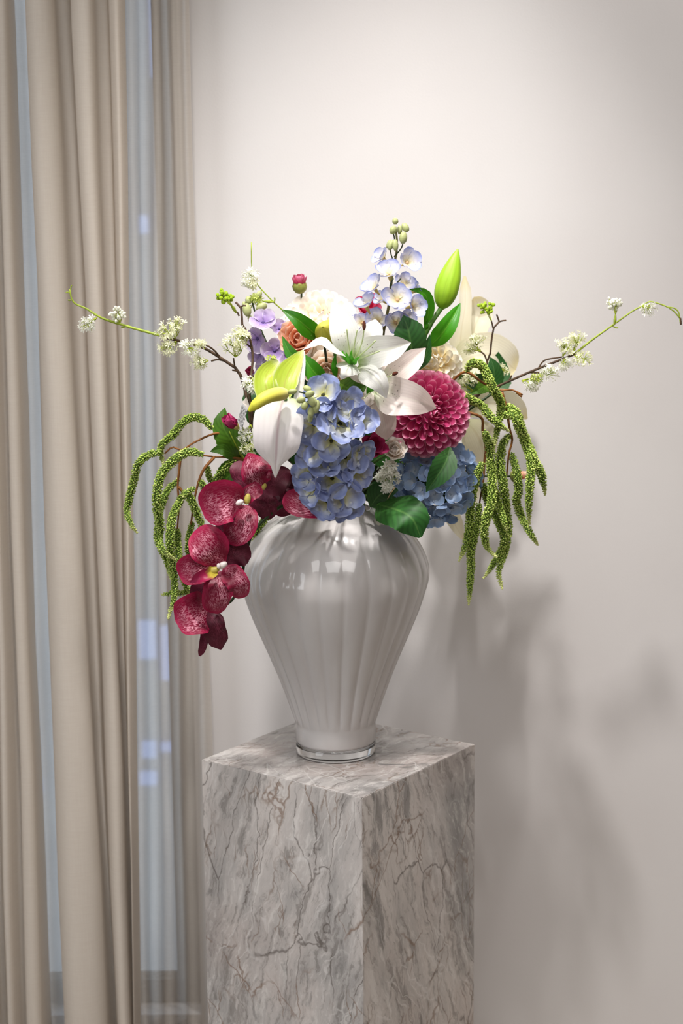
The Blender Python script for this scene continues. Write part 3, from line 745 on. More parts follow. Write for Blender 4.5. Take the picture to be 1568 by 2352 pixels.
for i, (x, y, d, lab) in enumerate(((985, 930, .17, 'unseen dark leaf added behind the magenta dahlia to deepen the wall shadow'), (1000, 1080, .16, 'unseen dark leaf added behind the blue hydrangea to deepen the wall shadow'), (1130, 868, .20, 'unseen dark leaf added behind the tassel arch to deepen the wall shadow'))):  # unseen leaves added only to strengthen the shadow on the wall
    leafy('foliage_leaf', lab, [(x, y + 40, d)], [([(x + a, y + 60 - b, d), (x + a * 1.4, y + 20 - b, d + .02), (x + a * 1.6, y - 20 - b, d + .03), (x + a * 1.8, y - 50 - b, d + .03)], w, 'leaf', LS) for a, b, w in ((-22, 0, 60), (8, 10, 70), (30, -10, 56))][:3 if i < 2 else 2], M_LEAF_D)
# ================================================================== cream, peach and rose
dahlia('cream_dahlia', 'large ivory dahlia ball at the top behind the green lily leaf', 'flower', P(733, 758, .03), 90 * PX, (-.15, -.75, .65), M_CREAM2, 110, .44)
dahlia('cream_dahlia', 'small pale yellow dahlia ball above the magenta dahlia', 'flower', P(1000, 838, .02), 54 * PX, (-.35, -.9, .35), M_CREAM, 80, .46)

def rosette(name, label, c, R, axis, mat, rings, sepal=None, group=None, cat='flower', cupang=(.2, 1.1), heart=.3):
    o = plant(name, label, cat, [c], M_STEM, .0025, group)
    a, x, y = perp(axis)
    V, F, uv = BALL
    world_part('flower_heart', np.array(Vector(c) - a * R * .15) + V * R * heart, F, uv, mat, o)
    for j, n in enumerate(rings):
        f = (j + .5) / len(rings)
        th = cupang[0] + (cupang[1] - cupang[0]) * f
        for k in range(n):
            ph = 6.2832 * (k + .5 * (j % 2)) / n + random.uniform(-.1, .1)
            rad = x * math.cos(ph) + y * math.sin(ph)
            d = a * math.cos(th) + rad * math.sin(th)
            L = R * (.75 + .45 * f)
            instance('petal', inst_mesh(U_CUP[k % 2], mat), o, frame(Vector(c) - a * R * (.35 + .15 * f) + rad * R * .08, d, a * math.sin(th) - rad * math.cos(th), L, R * (.6 + .5 * f), L))
    if sepal:
        for k in range(5):
            ph = 6.2832 * k / 5; rad = x * math.cos(ph) + y * math.sin(ph)
            d = (a * .6 + rad * .8).normalized()
            instance('sepal', inst_mesh(U_SLIM, sepal), o, frame(Vector(c) - a * R * .55, d, a * .8 - rad * .6, R * .9, R * .5, R * .9))
    return o
rosette('peach_ranunculus', 'peach orange ranunculus below the long lily leaf at the upper left', P(690, 778, -.085), 54 * PX, (-.3, -1, .35), M_PEACH, (3, 5, 7, 9))
rosette('blush_rose', 'pale blush rose half hidden below the white lily', P(748, 858, -.04), 58 * PX, (.05, -1, .35), M_ROSE, (4, 5, 6, 8))
rosette('cream_rosette', 'small crumpled cream rosette beside the lower edge of the magenta dahlia', P(906, 1034, -.11), 34 * PX, (.1, -1, .5), M_CREAM2, (4, 6, 7))

# ================================================================== small pink flowers
def cupflower(name, label, c, R, axis, mat, n=6, open_=.7, sep=True, group=None, top=None, stemmat=M_STEM):
    o = plant(name, label, 'flower', [c], stemmat, .0018, group)
    a, x, y = perp(axis)
    for ring in (0, 1):
        for k in range(n // 2 if ring == 0 else n - n // 2):
            ph = 6.2832 * (k + .5 * ring) / (n // 2) + .3; rad = x * math.cos(ph) + y * math.sin(ph)
            th = open_ * (.75 if ring == 0 else 1.1); d = a * math.cos(th) + rad * math.sin(th)
            instance('petal', inst_mesh(U_CUP[k % 2], mat), o, frame(Vector(c) + rad * R * .05, d, a * math.sin(th) - rad * math.cos(th), R * 1.15, R * .85, R * 1.15))
    if sep:
        tube(o, 'calyx', M_SEPAL, [Vector(c) - a * R * .55, Vector(c) - a * R * .15, Vector(c) + a * R * .25], [R * .10, R * .24, R * .30], 8)
    return o
cupflower('magenta_freesia', 'pink freesia bloom beside the care tag at the left', P(546, 980, -.10), 34 * PX, (-.75, -.5, .65), M_MAGENTA, 6, .5)
cupflower('magenta_freesia', 'tiny magenta freesia behind the upright twig near the lime anthurium lobe', P(574, 862, -.05), 20 * PX, (0, -.8, .7), M_MAGENTA, 6, .6)
cupflower('magenta_freesia', 'magenta freesia bloom between the violet blue spike and the cream rosette', P(848, 1030, -.12), 40 * PX, (.35, -.8, .35), M_MAGENTA, 8, .9)
cupflower('magenta_freesia', 'bright pink freesia high up behind the ivory dahlia and pale blue spike', P(842, 722, .07), 44 * PX, (.1, -.8, .7), M_HOT, 8, .8)
o = plant('pink_bud', 'half open pink ranunculus bud standing alone above the ivory dahlia', 'flower bud', pp([(692, 672, .03)]), M_STEM_D, .0016, via=pp([(694, 690, .04), (700, 760, .06)]))
V, F, uv = BALL
bc = P(688, 658, .03); g = Geo(); g.add(np.array(bc) + V * np.array([17, 17, 17]) * PX, F, uv); g.part('receptacle', M_SEPAL, o)
for k in range(12):
    ph = 2.4 * k; th = .12 + .05 * k; a, x, y = perp((-.05, -.25, 1)); rad = x * math.cos(ph) + y * math.sin(ph)
    d = a * math.cos(th) + rad * math.sin(th)
    instance('petal', inst_mesh(U_CUP[k % 2], M_HOT), o, frame(bc + rad * 8 * PX, d, a * math.sin(th) - rad, 26 * PX, 20 * PX, 26 * PX))
for k in range(6):
    ph = 1.05 * k; rad = x * math.cos(ph) + y * math.sin(ph)
    instance('sepal', inst_mesh(U_SLIM, M_SEPAL), o, frame(bc - a * 16 * PX + rad * 6 * PX, (a * .75 + rad * .6), a * .5 - rad, 26 * PX, 15 * PX, 20 * PX))
o = plant('rose_bud', 'tiny coral rosebud on a thin level stem behind the hanging tassels', 'flower bud', pp([(1178, 1094, .06), (1120, 1094, .06), (1060, 1092, .05)]), M_STEM_D, .0016)
bc = P(1185, 1093, .06)
g = Geo(); g.add(np.array(bc) + V * np.array([15, 14, 17]) * PX, F, uv); g.part('calyx', M_SEPAL, o)
for k in range(6):
    a, x, y = perp((1, -.2, .15)); ph = 1.05 * k; rad = x * math.cos(ph) + y * math.sin(ph); th = .3
    instance('petal', inst_mesh(U_CUP[k % 2], M_PEACH), o, frame(bc + rad * 6 * PX, a * math.cos(th) + rad * math.sin(th), a * math.sin(th) - rad, 27 * PX, 18 * PX, 27 * PX))

# ================================================================== spikes of delphinium
def buds(o, lst, mat=M_SPURBUD, name='bud'):
    V, F, uv = BALL
    for (x, y, d, w, h, ang) in lst:
        a = math.radians(ang); ax = RT * math.sin(a) + UP * math.cos(a)
        M = frame(P(x, y, d), ax, -FWD, h * PX / 2, w * PX / 2, w * PX / 2)
        me = BUDM.setdefault(mat.name, mk('bud', V[:, [2, 1, 0]] * np.array([1, 1, 1]) * (1 + .08 * np.sin(3 * np.arctan2(V[:, 1], V[:, 0] + 1e-6)))[:, None], F, uv))
        part(name, me, mat, o, M)
BUDM = {}
pal = plant('delphinium_spike', 'upright pale blue and white delphinium spike with green buds at its tip', 'flower', pp([(908, 520, -.02), (912, 570, -.02), (902, 620, -.02), (893, 700, -.02), (882, 752, -.01)]), M_STEM_O, [.0016, .0026, .0042, .0058, .005], via=pp([(860, 850, .02)]))
buds(pal, [(907, 508, -.02, 14, 14, 0), (902, 528, -.025, 16, 20, 25), (930, 523, -.02, 16, 22, -30), (925, 546, -.03, 18, 27, 5), (897, 563, -.03, 13, 24, 20), (907, 563, -.035, 14, 26, -5), (917, 528, -.01, 12, 20, 0), (893, 560, -.01, 11, 22, 25)])
for pts in ([(908, 575, -.02), (905, 545, -.02), (902, 535, -.025)], [(905, 590, -.02), (920, 572, -.025), (925, 560, -.03)], [(903, 600, -.02), (898, 585, -.025), (896, 572, -.03)], [(903, 640, -.02), (896, 655, -.03), (895, 690, -.02)], [(905, 665, -.02), (912, 650, -.03), (920, 640, -.03)]):
    tube(pal, 'pedicel', M_STEM_D, pp(pts), .0011, 5)
for (x, y, r, ax, d) in ((880, 594, 26, (-.7, -.4, .6), -.03), (934, 604, 34, (.55, -.7, .35), -.03), (893, 630, 36, (-.15, -.6, .8), -.05), (860, 664, 33, (-.6, -.4, .7), -.04), (926, 655, 28, (.3, -.8, .5), -.01),
                         (912, 690, 38, (0, -.8, .4), -.06), (945, 704, 34, (.6, -.6, .2), -.05), (842, 706, 33, (-.4, -.4, .85), -.05), (868, 738, 32, (-.3, -.8, .3), -.01), (908, 742, 34, (.2, -1, .1), -.03), (952, 668, 22, (.8, -.2, .5), -.01),
                         (930, 735, 28, (.4, -.8, .1), -.03), (832, 742, 26, (-.4, -.8, .2), .01), (880, 690, 24, (-.5, -.4, .5), .0)):
    floret(pal, P(x, y, d), ax, r * PX, 5, M_DELPH_P, U_FLO, M_CALYX, .14, .50, .92)
    tube(pal, 'calyx', M_CALYX_Y, [P(x, y, d), P(x, y, d) - Vector(ax).normalized() * r * .55 * PX], [.0036, .0012], 7)

lil = plant('delphinium_spike', 'lilac delphinium spike with pale green buds at the upper left', 'flower', pp([(578, 690, -.02), (586, 720, -.02), (600, 760, -.02), (625, 820, -.02), (640, 880, -.02)]), M_STEM_D, [.0014, .002, .003, .003])
buds(lil, [(570, 690, -.02, 15, 18, -15), (566, 712, -.03, 20, 30, -10), (600, 705, -.03, 18, 27, 60), (583, 682, -.01, 16, 20, 20), (560, 700, -.02, 10, 16, 0), (593, 678, -.02, 14, 22, 30), (575, 735, -.02, 12, 26, -20)])
for (x, y, r, ax, d) in ((604, 742, 32, (.05, -.7, .7), -.06), (641, 756, 24, (.2, -.7, .6), -.05), (592, 778, 32, (-.4, -.7, -.2), -.05), (630, 806, 30, (0, -1, 0), -.06), (596, 812, 26, (-.5, -.8, 0), -.04),
                         (655, 812, 28, (.5, -.8, .2), -.04), (612, 845, 28, (-.2, -1, .1), -.03), (598, 872, 26, (-.3, -1, 0), -.02), (640, 845, 26, (.2, -1, 0), -.02)):
    floret(lil, P(x, y, d), ax, r * PX, 5, M_LILAC, U_FLO, M_EYE_L, .14, .30, .95)
for p in ((613, 790), (650, 785)):
    tube(lil, 'calyx', M_CALYX, pp([(p[0], p[1], -.05), (p[0] + 4, p[1] + 14, -.04), (p[0] + 8, p[1] + 26, -.03)]), [.004, .003, .0012], 6)

spk = plant('delphinium_spike', 'dense violet blue delphinium spike hanging forward over the vase mouth', 'flower', pp([(722, 925, -.24), (745, 960, -.19), (760, 1020, -.15), (775, 1080, -.12), (782, 1140, -.07)]), M_STEM_D, [.002, .003, .0035])
tube(spk, 'pedicel', M_STEM_D, pp([(686, 900, -.245), (704, 905, -.25), (718, 918, -.245), (724, 935, -.23)]), .0012, 6)
for (x, y) in ((700, 912), (712, 908), (706, 930), (697, 925)):
    tube(spk, 'pedicel', M_STEM_D, pp([(718, 918, -.245), (x, y, -.25)]), .0009, 5)
buds(spk, [(671, 899, -.25, 12, 20, 80), (691, 918, -.255, 14, 19, 75), (705, 893, -.25, 13, 18, -70), (711, 904, -.26, 15, 20, 70), (699, 932, -.255, 15, 18, 20), (713, 946, -.25, 14, 22, 0), (716, 922, -.25, 18, 24, -30), (724, 934, -.245, 18, 30, 10), (712, 958, -.24, 12, 22, 5)])
for (x, y, r, ax) in ((742, 908, 46, (-.1, -.8, .5)), (792, 934, 42, (.4, -.8, .3)), (700, 962, 34, (-.5, -.8, .2)), (746, 950, 40, (-.1, -1, .1)), (722, 975, 44, (-.25, -1, 0)), (780, 974, 52, (.2, -1, .15)), (822, 972, 42, (.6, -.8, .1)),
                      (760, 1012, 44, (0, -1, -.1)), (718, 1040, 40, (-.4, -.9, .2)), (742, 1058, 44, (-.1, -1, .1)), (792, 1050, 46, (.3, -1, -.1)), (824, 1040, 36, (.7, -.7, 0)), (706, 1088, 36, (-.6, -.8, 0)), (762, 1098, 46, (0, -1, -.2)),
                      (812, 1086, 42, (.5, -.8, -.1)), (722, 1124, 40, (-.4, -.8, -.3)), (782, 1136, 46, (.2, -1, -.2)), (752, 1152, 42, (-.1, -.9, -.45)), (800, 1160, 32, (.4, -.8, -.4)), (772, 1172, 26, (.1, -.8, -.6))):
    k = min(1, abs(x - 765) / 95); t = (y - 900) / 280
    d = -.135 - .075 * math.sqrt(1 - k * k) + .05 * t * t
    ax = (Vector(ax).normalized() + Vector((random.uniform(-.3, .3), 0, random.uniform(-.35, .35)))).normalized()
    floret(spk, P(x, y, d + random.uniform(-.012, .006)), ax, r * 1.04 * PX, 5, M_DELPH, U_RUF, M_EYE, .11, random.uniform(.10, .55), .96)

# ================================================================== hydrangea
hc, hR = P(1003, 1106, -.03), 86 * PX
hyd = plant('blue_hydrangea', 'blue hydrangea head tucked under the magenta dahlia', 'flower', [hc], M_STEM, .004)
V, F, uv = BALL
world_part('flower_core', np.array(hc) + V * hR * .62, F, uv, M_LEAF_D, hyd)
k = 0
for i in range(98):
    z = 1 - 2 * (i + .5) / 98; ph = i * 2.39996; q = math.sqrt(1 - z * z)
    d = Vector((q * math.cos(ph), z, q * math.sin(ph)))
    if d.y > .35 or k >= 73: continue
    k += 1
    ax = (d + Vector((random.uniform(-.4, .4), random.uniform(-.3, .3), random.uniform(-.4, .4)))).normalized()
    floret(hyd, hc + d * hR * random.uniform(.80, .98), ax, 27 * PX, 4, M_HYD, U_HYDS, M_HYD_E, .12, random.uniform(.15, .8), 1.0)

# ================================================================== magenta dahlia
dahlia('magenta_dahlia', 'big magenta dahlia ball at the right beside the blush lily', 'flower', P(982, 950, -.08), 88 * PX, (.22, -1, .12), M_DAHLIA, 175, .31, spread=2.0)

# ================================================================== leaves that show
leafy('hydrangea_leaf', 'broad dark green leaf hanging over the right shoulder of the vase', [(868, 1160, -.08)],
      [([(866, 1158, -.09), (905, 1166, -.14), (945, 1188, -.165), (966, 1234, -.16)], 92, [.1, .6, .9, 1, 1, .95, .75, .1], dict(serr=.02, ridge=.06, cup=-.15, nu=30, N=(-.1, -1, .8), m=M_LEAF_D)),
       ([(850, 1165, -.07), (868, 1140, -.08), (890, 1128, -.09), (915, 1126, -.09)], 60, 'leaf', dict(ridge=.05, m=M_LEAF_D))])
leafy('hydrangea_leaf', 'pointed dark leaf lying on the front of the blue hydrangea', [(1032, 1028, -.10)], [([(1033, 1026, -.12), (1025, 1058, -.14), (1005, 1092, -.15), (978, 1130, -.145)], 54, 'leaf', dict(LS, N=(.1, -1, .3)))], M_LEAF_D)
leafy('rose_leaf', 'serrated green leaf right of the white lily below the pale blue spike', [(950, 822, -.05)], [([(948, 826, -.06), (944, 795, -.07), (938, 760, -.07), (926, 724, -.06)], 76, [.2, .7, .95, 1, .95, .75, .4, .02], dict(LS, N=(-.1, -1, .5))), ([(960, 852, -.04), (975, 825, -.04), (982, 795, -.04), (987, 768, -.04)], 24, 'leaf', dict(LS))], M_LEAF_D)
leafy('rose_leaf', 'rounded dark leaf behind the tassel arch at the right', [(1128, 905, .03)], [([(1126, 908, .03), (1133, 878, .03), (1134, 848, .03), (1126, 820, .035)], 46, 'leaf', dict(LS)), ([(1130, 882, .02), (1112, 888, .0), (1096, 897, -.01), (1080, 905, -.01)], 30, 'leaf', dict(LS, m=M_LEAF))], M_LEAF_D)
leafy('hydrangea_leaf', 'upright pointed green leaf at the left beside the pink freesia', [(552, 1052, -.05)],
      [([(552, 1050, -.06), (530, 1012, -.08), (510, 975, -.08), (516, 936, -.07)], 60, 'leaf', dict(LS, N=(-.3, -1, .2))), ([(558, 1060, -.05), (552, 1030, -.05), (545, 1005, -.05), (548, 980, -.05)], 54, 'leaf', dict(LS, m=M_LEAF_D)),
       ([(552, 1052, -.06), (530, 1040, -.08), (508, 1032, -.085), (482, 1037, -.08)], 32, 'leaf', dict(LS)), ([(560, 1052, -.05), (540, 1078, -.06), (520, 1098, -.06), (498, 1120, -.05)], 60, 'leaf', LS),
       ([(560, 1052, -.05), (585, 1050, -.05), (605, 1056, -.05), (625, 1070, -.04)], 46, 'leaf', dict(LS, m=M_LEAF_D))], M_LEAF, M_TWIG)
tube(bpy.data.objects['hydrangea_leaf.002'], 'petiole', M_SHOOT, pp([(562, 1060, -.055), (549, 1036, -.068), (537, 1012, -.079), (526, 990, -.083)]), [.0026, .0022, .0014, .0006], 7)
leafy('lily_leaf', 'long glossy green leaf pointing left across the ivory dahlia', [(744, 782, -.08)], [([(742, 782, -.09), (715, 760, -.11), (685, 735, -.12), (648, 711, -.11)], 40, 'leaf', dict(ridge=.08, cup=.2, nu=20)), ([(765, 790, -.09), (768, 775, -.09), (764, 765, -.09), (760, 756, -.09)], 12, 'leaf', {})], M_LEAF_L)
leafy('lily_leaf', 'narrow green leaf pointing up between the lilac spike and the peach ranunculus', [(715, 860, -.10)], [([(716, 862, -.12), (692, 838, -.13), (665, 808, -.13), (648, 772, -.12)], 30, 'leaf', dict(ridge=.08, cup=.2))], M_LEAF_L)
leafy('lily_leaf', 'short two toned green leaf beside the lime anthurium lobe', [(745, 880, -.13)], [([(748, 884, -.14), (728, 862, -.15), (710, 840, -.15), (694, 812, -.14)], 40, 'leaf', dict(ridge=.06, cup=.25))], M_LEAF_L)
leafy('lily_leaf', 'dark green leaf under the white lily above the violet blue spike', [(778, 880, -.12)], [([(776, 876, -.13), (795, 890, -.15), (818, 895, -.16), (842, 887, -.15)], 46, 'leaf', dict(ridge=.05, cup=.2, m=M_LEAF)), ([(772, 868, -.14), (768, 848, -.15), (768, 830, -.15), (771, 812, -.15)], 14, 'leaf', {})], M_LEAF_L)
leafy('lily_leaf', 'bright green leaf sliver hanging below the blush lily', [(852, 905, -.10)], [([(856, 915, -.12), (852, 945, -.13), (848, 970, -.13), (842, 990, -.12)], 22, 'lance', dict(cup=.2)), ([(858, 925, -.11), (860, 950, -.11), (858, 975, -.11), (852, 998, -.11)], 18, 'lance', dict(cup=.2, m=M_LEAF_D))], M_LEAF_L)

# ================================================================== lilies
lb = plant('lily_bud', 'tall closed lime green lily bud on a thick stem with long leaves', 'flower bud', pp([(1013, 708, .0), (990, 742, .0), (974, 775, .0)]), M_STEM, [.0042, .0035, .003], via=pp([(940, 900, .02)]), group=None)
def bud_mesh(a, b, w, shape, lobes=3, depth=.10, ns=36, nr=22):
    a, b = np.array(a), np.array(b); ax = b - a; L = np.linalg.norm(ax); ax = ax / L
    _, x, y = perp(ax); x, y = np.array(x), np.array(y); V, uv = [], []
    t = np.linspace(0, 1, nr); t = .3 * t + .7 * (.5 - .5 * np.cos(np.pi * t)); pr = np.interp(t, np.linspace(0, 1, len(shape)), shape)
    pr = np.interp(t, t, pr)
    for i in range(nr):
        for k in range(ns):
            th = 6.2832 * k / ns
            g = 1 - depth * abs(math.cos(lobes * th / 2 + .6)) ** 10 + .05 * math.cos(lobes * th + 1.2 + .6 * math.pi)
            r = pr[i] * w / 2 * g
            V.append(a + ax * L * t[i] + (x * math.cos(th) + y * math.sin(th)) * r); uv.append((t[i], k / ns))
    F = [(i * ns + k, i * ns + (k + 1) % ns, (i + 1) * ns + (k + 1) % ns, (i + 1) * ns + k) for i in range(nr - 1) for k in range(ns)]
    return np.array(V), F, np.array(uv)
V, F, uv = bud_mesh(P(1012, 713, .0), P(1051, 572, .015), 54 * PX, [.05, .62, .86, .97, 1, .98, .92, .80, .66, .50, .30, .05])
world_part('bud', V, F, uv, M_BUD, lb)
for pts, w, kw in (([(974, 752, .0), (984, 715, -.01), (975, 675, -.02), (938, 664, -.03)], 28, dict(cup=.3, N=(.3, -1, .5))), ([(985, 796, .0), (1012, 770, -.03), (1036, 735, -.03), (1057, 696, -.01)], 44, dict(ridge=.12, cup=.1)),
                   ([(980, 765, .0), (978, 752, -.005), (980, 742, -.005), (982, 732, -.005)], 9, {})):
    petal(lb, 'leaf', M_LEAF_L, pts, w, 'leaf', **kw)
yb = plant('lily_bud', 'stubby yellow green lily bud pointing forward beside the ivory dahlia', 'flower bud', pp([(768, 778, -.06)]), M_STEM, .003)
V, F, uv = bud_mesh(P(768, 776, -.06), P(741, 751, -.16), 64 * PX, [.3, .75, .95, 1, .98, .92, .82, .68, .5, .3, .05], 3, .05)
world_part('bud', V, F, uv, M_BUD_Y, yb)

G_LILY = None
l2 = plant('lily', 'blush white lily facing right with its petal over the magenta dahlia', 'flower', pp([(862, 890, -.12)]), M_STEM, .003)
for pts, w, sh, kw in (([(872, 885, -.125), (886, 858, -.125), (896, 840, -.12), (902, 815, -.11)], 52, 'lily', dict(cup=.2)),
                       ([(855, 888, -.125), (826, 880, -.13), (800, 870, -.12), (776, 860, -.11)], 30, 'lance', dict(cup=.2)),
                       ([(878, 880, -.13), (912, 855, -.15), (946, 828, -.145), (977, 799, -.12)], 54, 'lilyp', dict(cup=.25, ridge=.04, ruf=.02)),
                       ([(858, 893, -.13), (842, 906, -.15), (822, 920, -.16), (800, 937, -.155)], 50, 'lily', dict(cup=.2)),
                       ([(866, 893, -.13), (872, 930, -.155), (882, 972, -.16), (888, 1010, -.14)], 62, 'lily', dict(cup=.15, ridge=.04)),
                       ([(866, 892, -.14), (905, 908, -.185), (952, 920, -.20), (1001, 938, -.175)], 84, 'lilyp', dict(cup=.25, ridge=.05, ruf=.02))):
    petal(l2, 'petal', M_LILY2, pts, w, sh, nu=20, nv=11, **kw)
for pts in ([(860, 888, -.15), (880, 872, -.19), (900, 861, -.215)], [(858, 895, -.15), (862, 900, -.19), (864, 905, -.21)], [(858, 895, -.15), (845, 905, -.18), (835, 915, -.20)]):
    tube(l2, 'filament', M_FIL, pp(pts), .0010, 5)
petal(l2, 'throat', M_THROAT, [(862, 892, -.16), (850, 893, -.17), (846, 900, -.17), (842, 908, -.165)], 14, 'lance')
def anther(o, x, y, d, w, h, ang):
    V, F, uv = BALL
    a = math.radians(ang); ax = RT * math.sin(a) + UP * math.cos(a)
    M = frame(P(x, y, d), ax, -FWD, h * PX / 2, w * PX / 2, w * PX / 2)
    part('anther', mk('anther', V[:, [2, 1, 0]], F, uv), M_ANTHER, o, M)
anther(l2, 907, 858, -.217, 8, 14, 65)
l1 = plant('lily', 'open white lily with green throat in the middle of the bouquet', 'flower', pp([(812, 826, -.13)]), M_STEM, .003)
for pts, w, sh, kw in (([(803, 826, -.145), (795, 780, -.165), (784, 738, -.155), (763, 694, -.13)], 64, 'lilyp', dict(cup=.22, ridge=.03)),
                       ([(818, 824, -.145), (838, 790, -.17), (855, 762, -.17), (862, 734, -.15)], 54, 'lily', dict(cup=.22, ridge=.03)),
                       ([(800, 824, -.145), (772, 800, -.18), (736, 780, -.19), (694, 804, -.185)], 38, [.4, .7, .9, 1, .95, .75, .45, .03], dict(cup=-.25, N=(0, -.6, 1))),
                       ([(820, 828, -.15), (858, 808, -.195), (897, 800, -.205), (943, 787, -.175)], 70, 'lilyp', dict(cup=.22, ridge=.05, ruf=.02)),
                       ([(803, 832, -.15), (798, 848, -.195), (790, 858, -.21), (783, 870, -.205)], 56, [.7, .95, 1, .9, .7, .5, .3, .1], dict(cup=-.3)),
                       ([(824, 838, -.15), (848, 858, -.20), (872, 882, -.215), (887, 914, -.205)], 52, 'lily', dict(cup=-.12, ridge=-.05))):
    petal(l1, 'petal', M_LILY, pts, w, sh, nu=20, nv=11, **kw)
for pts in ([(806, 828, -.16), (800, 790, -.205), (796, 756, -.23)], [(808, 828, -.16), (814, 790, -.205), (820, 758, -.23)], [(812, 828, -.16), (830, 790, -.205), (836, 755, -.235)], [(815, 826, -.16), (845, 800, -.21), (862, 782, -.235)], [(815, 828, -.16), (850, 815, -.22), (872, 806, -.24)]):
    tube(l1, 'filament', M_FIL, pp(pts), .0011, 5)
anther(l1, 836, 748, -.237, 8, 20, 0)
for pts in ([(808, 838, -.16), (800, 825, -.18), (796, 815, -.185), (794, 806, -.185)], [(810, 838, -.16), (806, 822, -.18), (806, 812, -.185), (808, 802, -.185)], [(812, 838, -.16), (816, 828, -.185), (822, 822, -.19), (828, 818, -.19)], [(804, 835, -.16), (792, 820, -.175), (788, 812, -.175), (786, 804, -.175)]):
    petal(l1, 'throat', M_THROAT, pts, 10, 'lance')

# ================================================================== anthurium
an = plant('anthurium', 'white and lime anthurium with a curved yellow spadix at the left front', 'flower', pp([(655, 915, -.21), (668, 960, -.17), (690, 1050, -.10)]), M_STEM, .003)
petal(an, 'spathe_lobe', M_SPATHE_G, [(632, 928, -.20), (612, 893, -.20), (612, 858, -.185), (640, 830, -.17)], 50, [.6, .95, 1, 1, .95, .8, .55, .1], 'lime green folded lobe', cup=.3, ruf=.03)
petal(an, 'spathe_lobe', M_SPATHE_G, [(652, 918, -.205), (654, 880, -.195), (668, 845, -.18), (697, 803, -.155)], 54, [.4, .8, 1, 1, .85, .6, .35, .03], 'lime green pointed lobe', cup=.25)
petal(an, 'spathe_edge', M_SPATHE, [(682, 935, -.20), (688, 890, -.19), (693, 850, -.175), (699, 806, -.15)], 20, [1, 1, .9, .8, .7, .6, .4, .05], cup=.4)
petal(an, 'spathe', M_SPATHE, [(652, 908, -.205), (641, 955, -.225), (635, 1020, -.235), (632, 1097, -.215)], 106, [.62, .82, .92, .97, 1, 1, 1, .98, .92, .78, .50, .20, .12, .03], cup=-.22, ridge=.035, nu=30, nv=15)
def bumpy(root, name, mat, pts, radii, n=84, seg=28, amp=.0005):
    V, F, uv = tube_geo(pp(pts), np.array(radii) * PX, seg, n)
    c = V.reshape(n, seg, 3); cen = c.mean(1, keepdims=True); d = nrm(c - cen)
    i, k = np.meshgrid(np.arange(n), np.arange(seg), indexing='ij')
    c = c + d * (amp * np.where((i + k) % 2 == 0, 1, -1) * np.sin(np.pi * np.clip((i + .5) / n, 0, 1)) ** .3)[..., None]
    return world_part(name, c.reshape(-1, 3), F, uv, mat, root)
bumpy(an, 'spadix', M_SPADIX, [(658, 906, -.225), (640, 905, -.25), (616, 911, -.275), (594, 924, -.285), (571, 944, -.285)], [6, 12, 14, 14, 13.5, 13, 12, 10, 3])

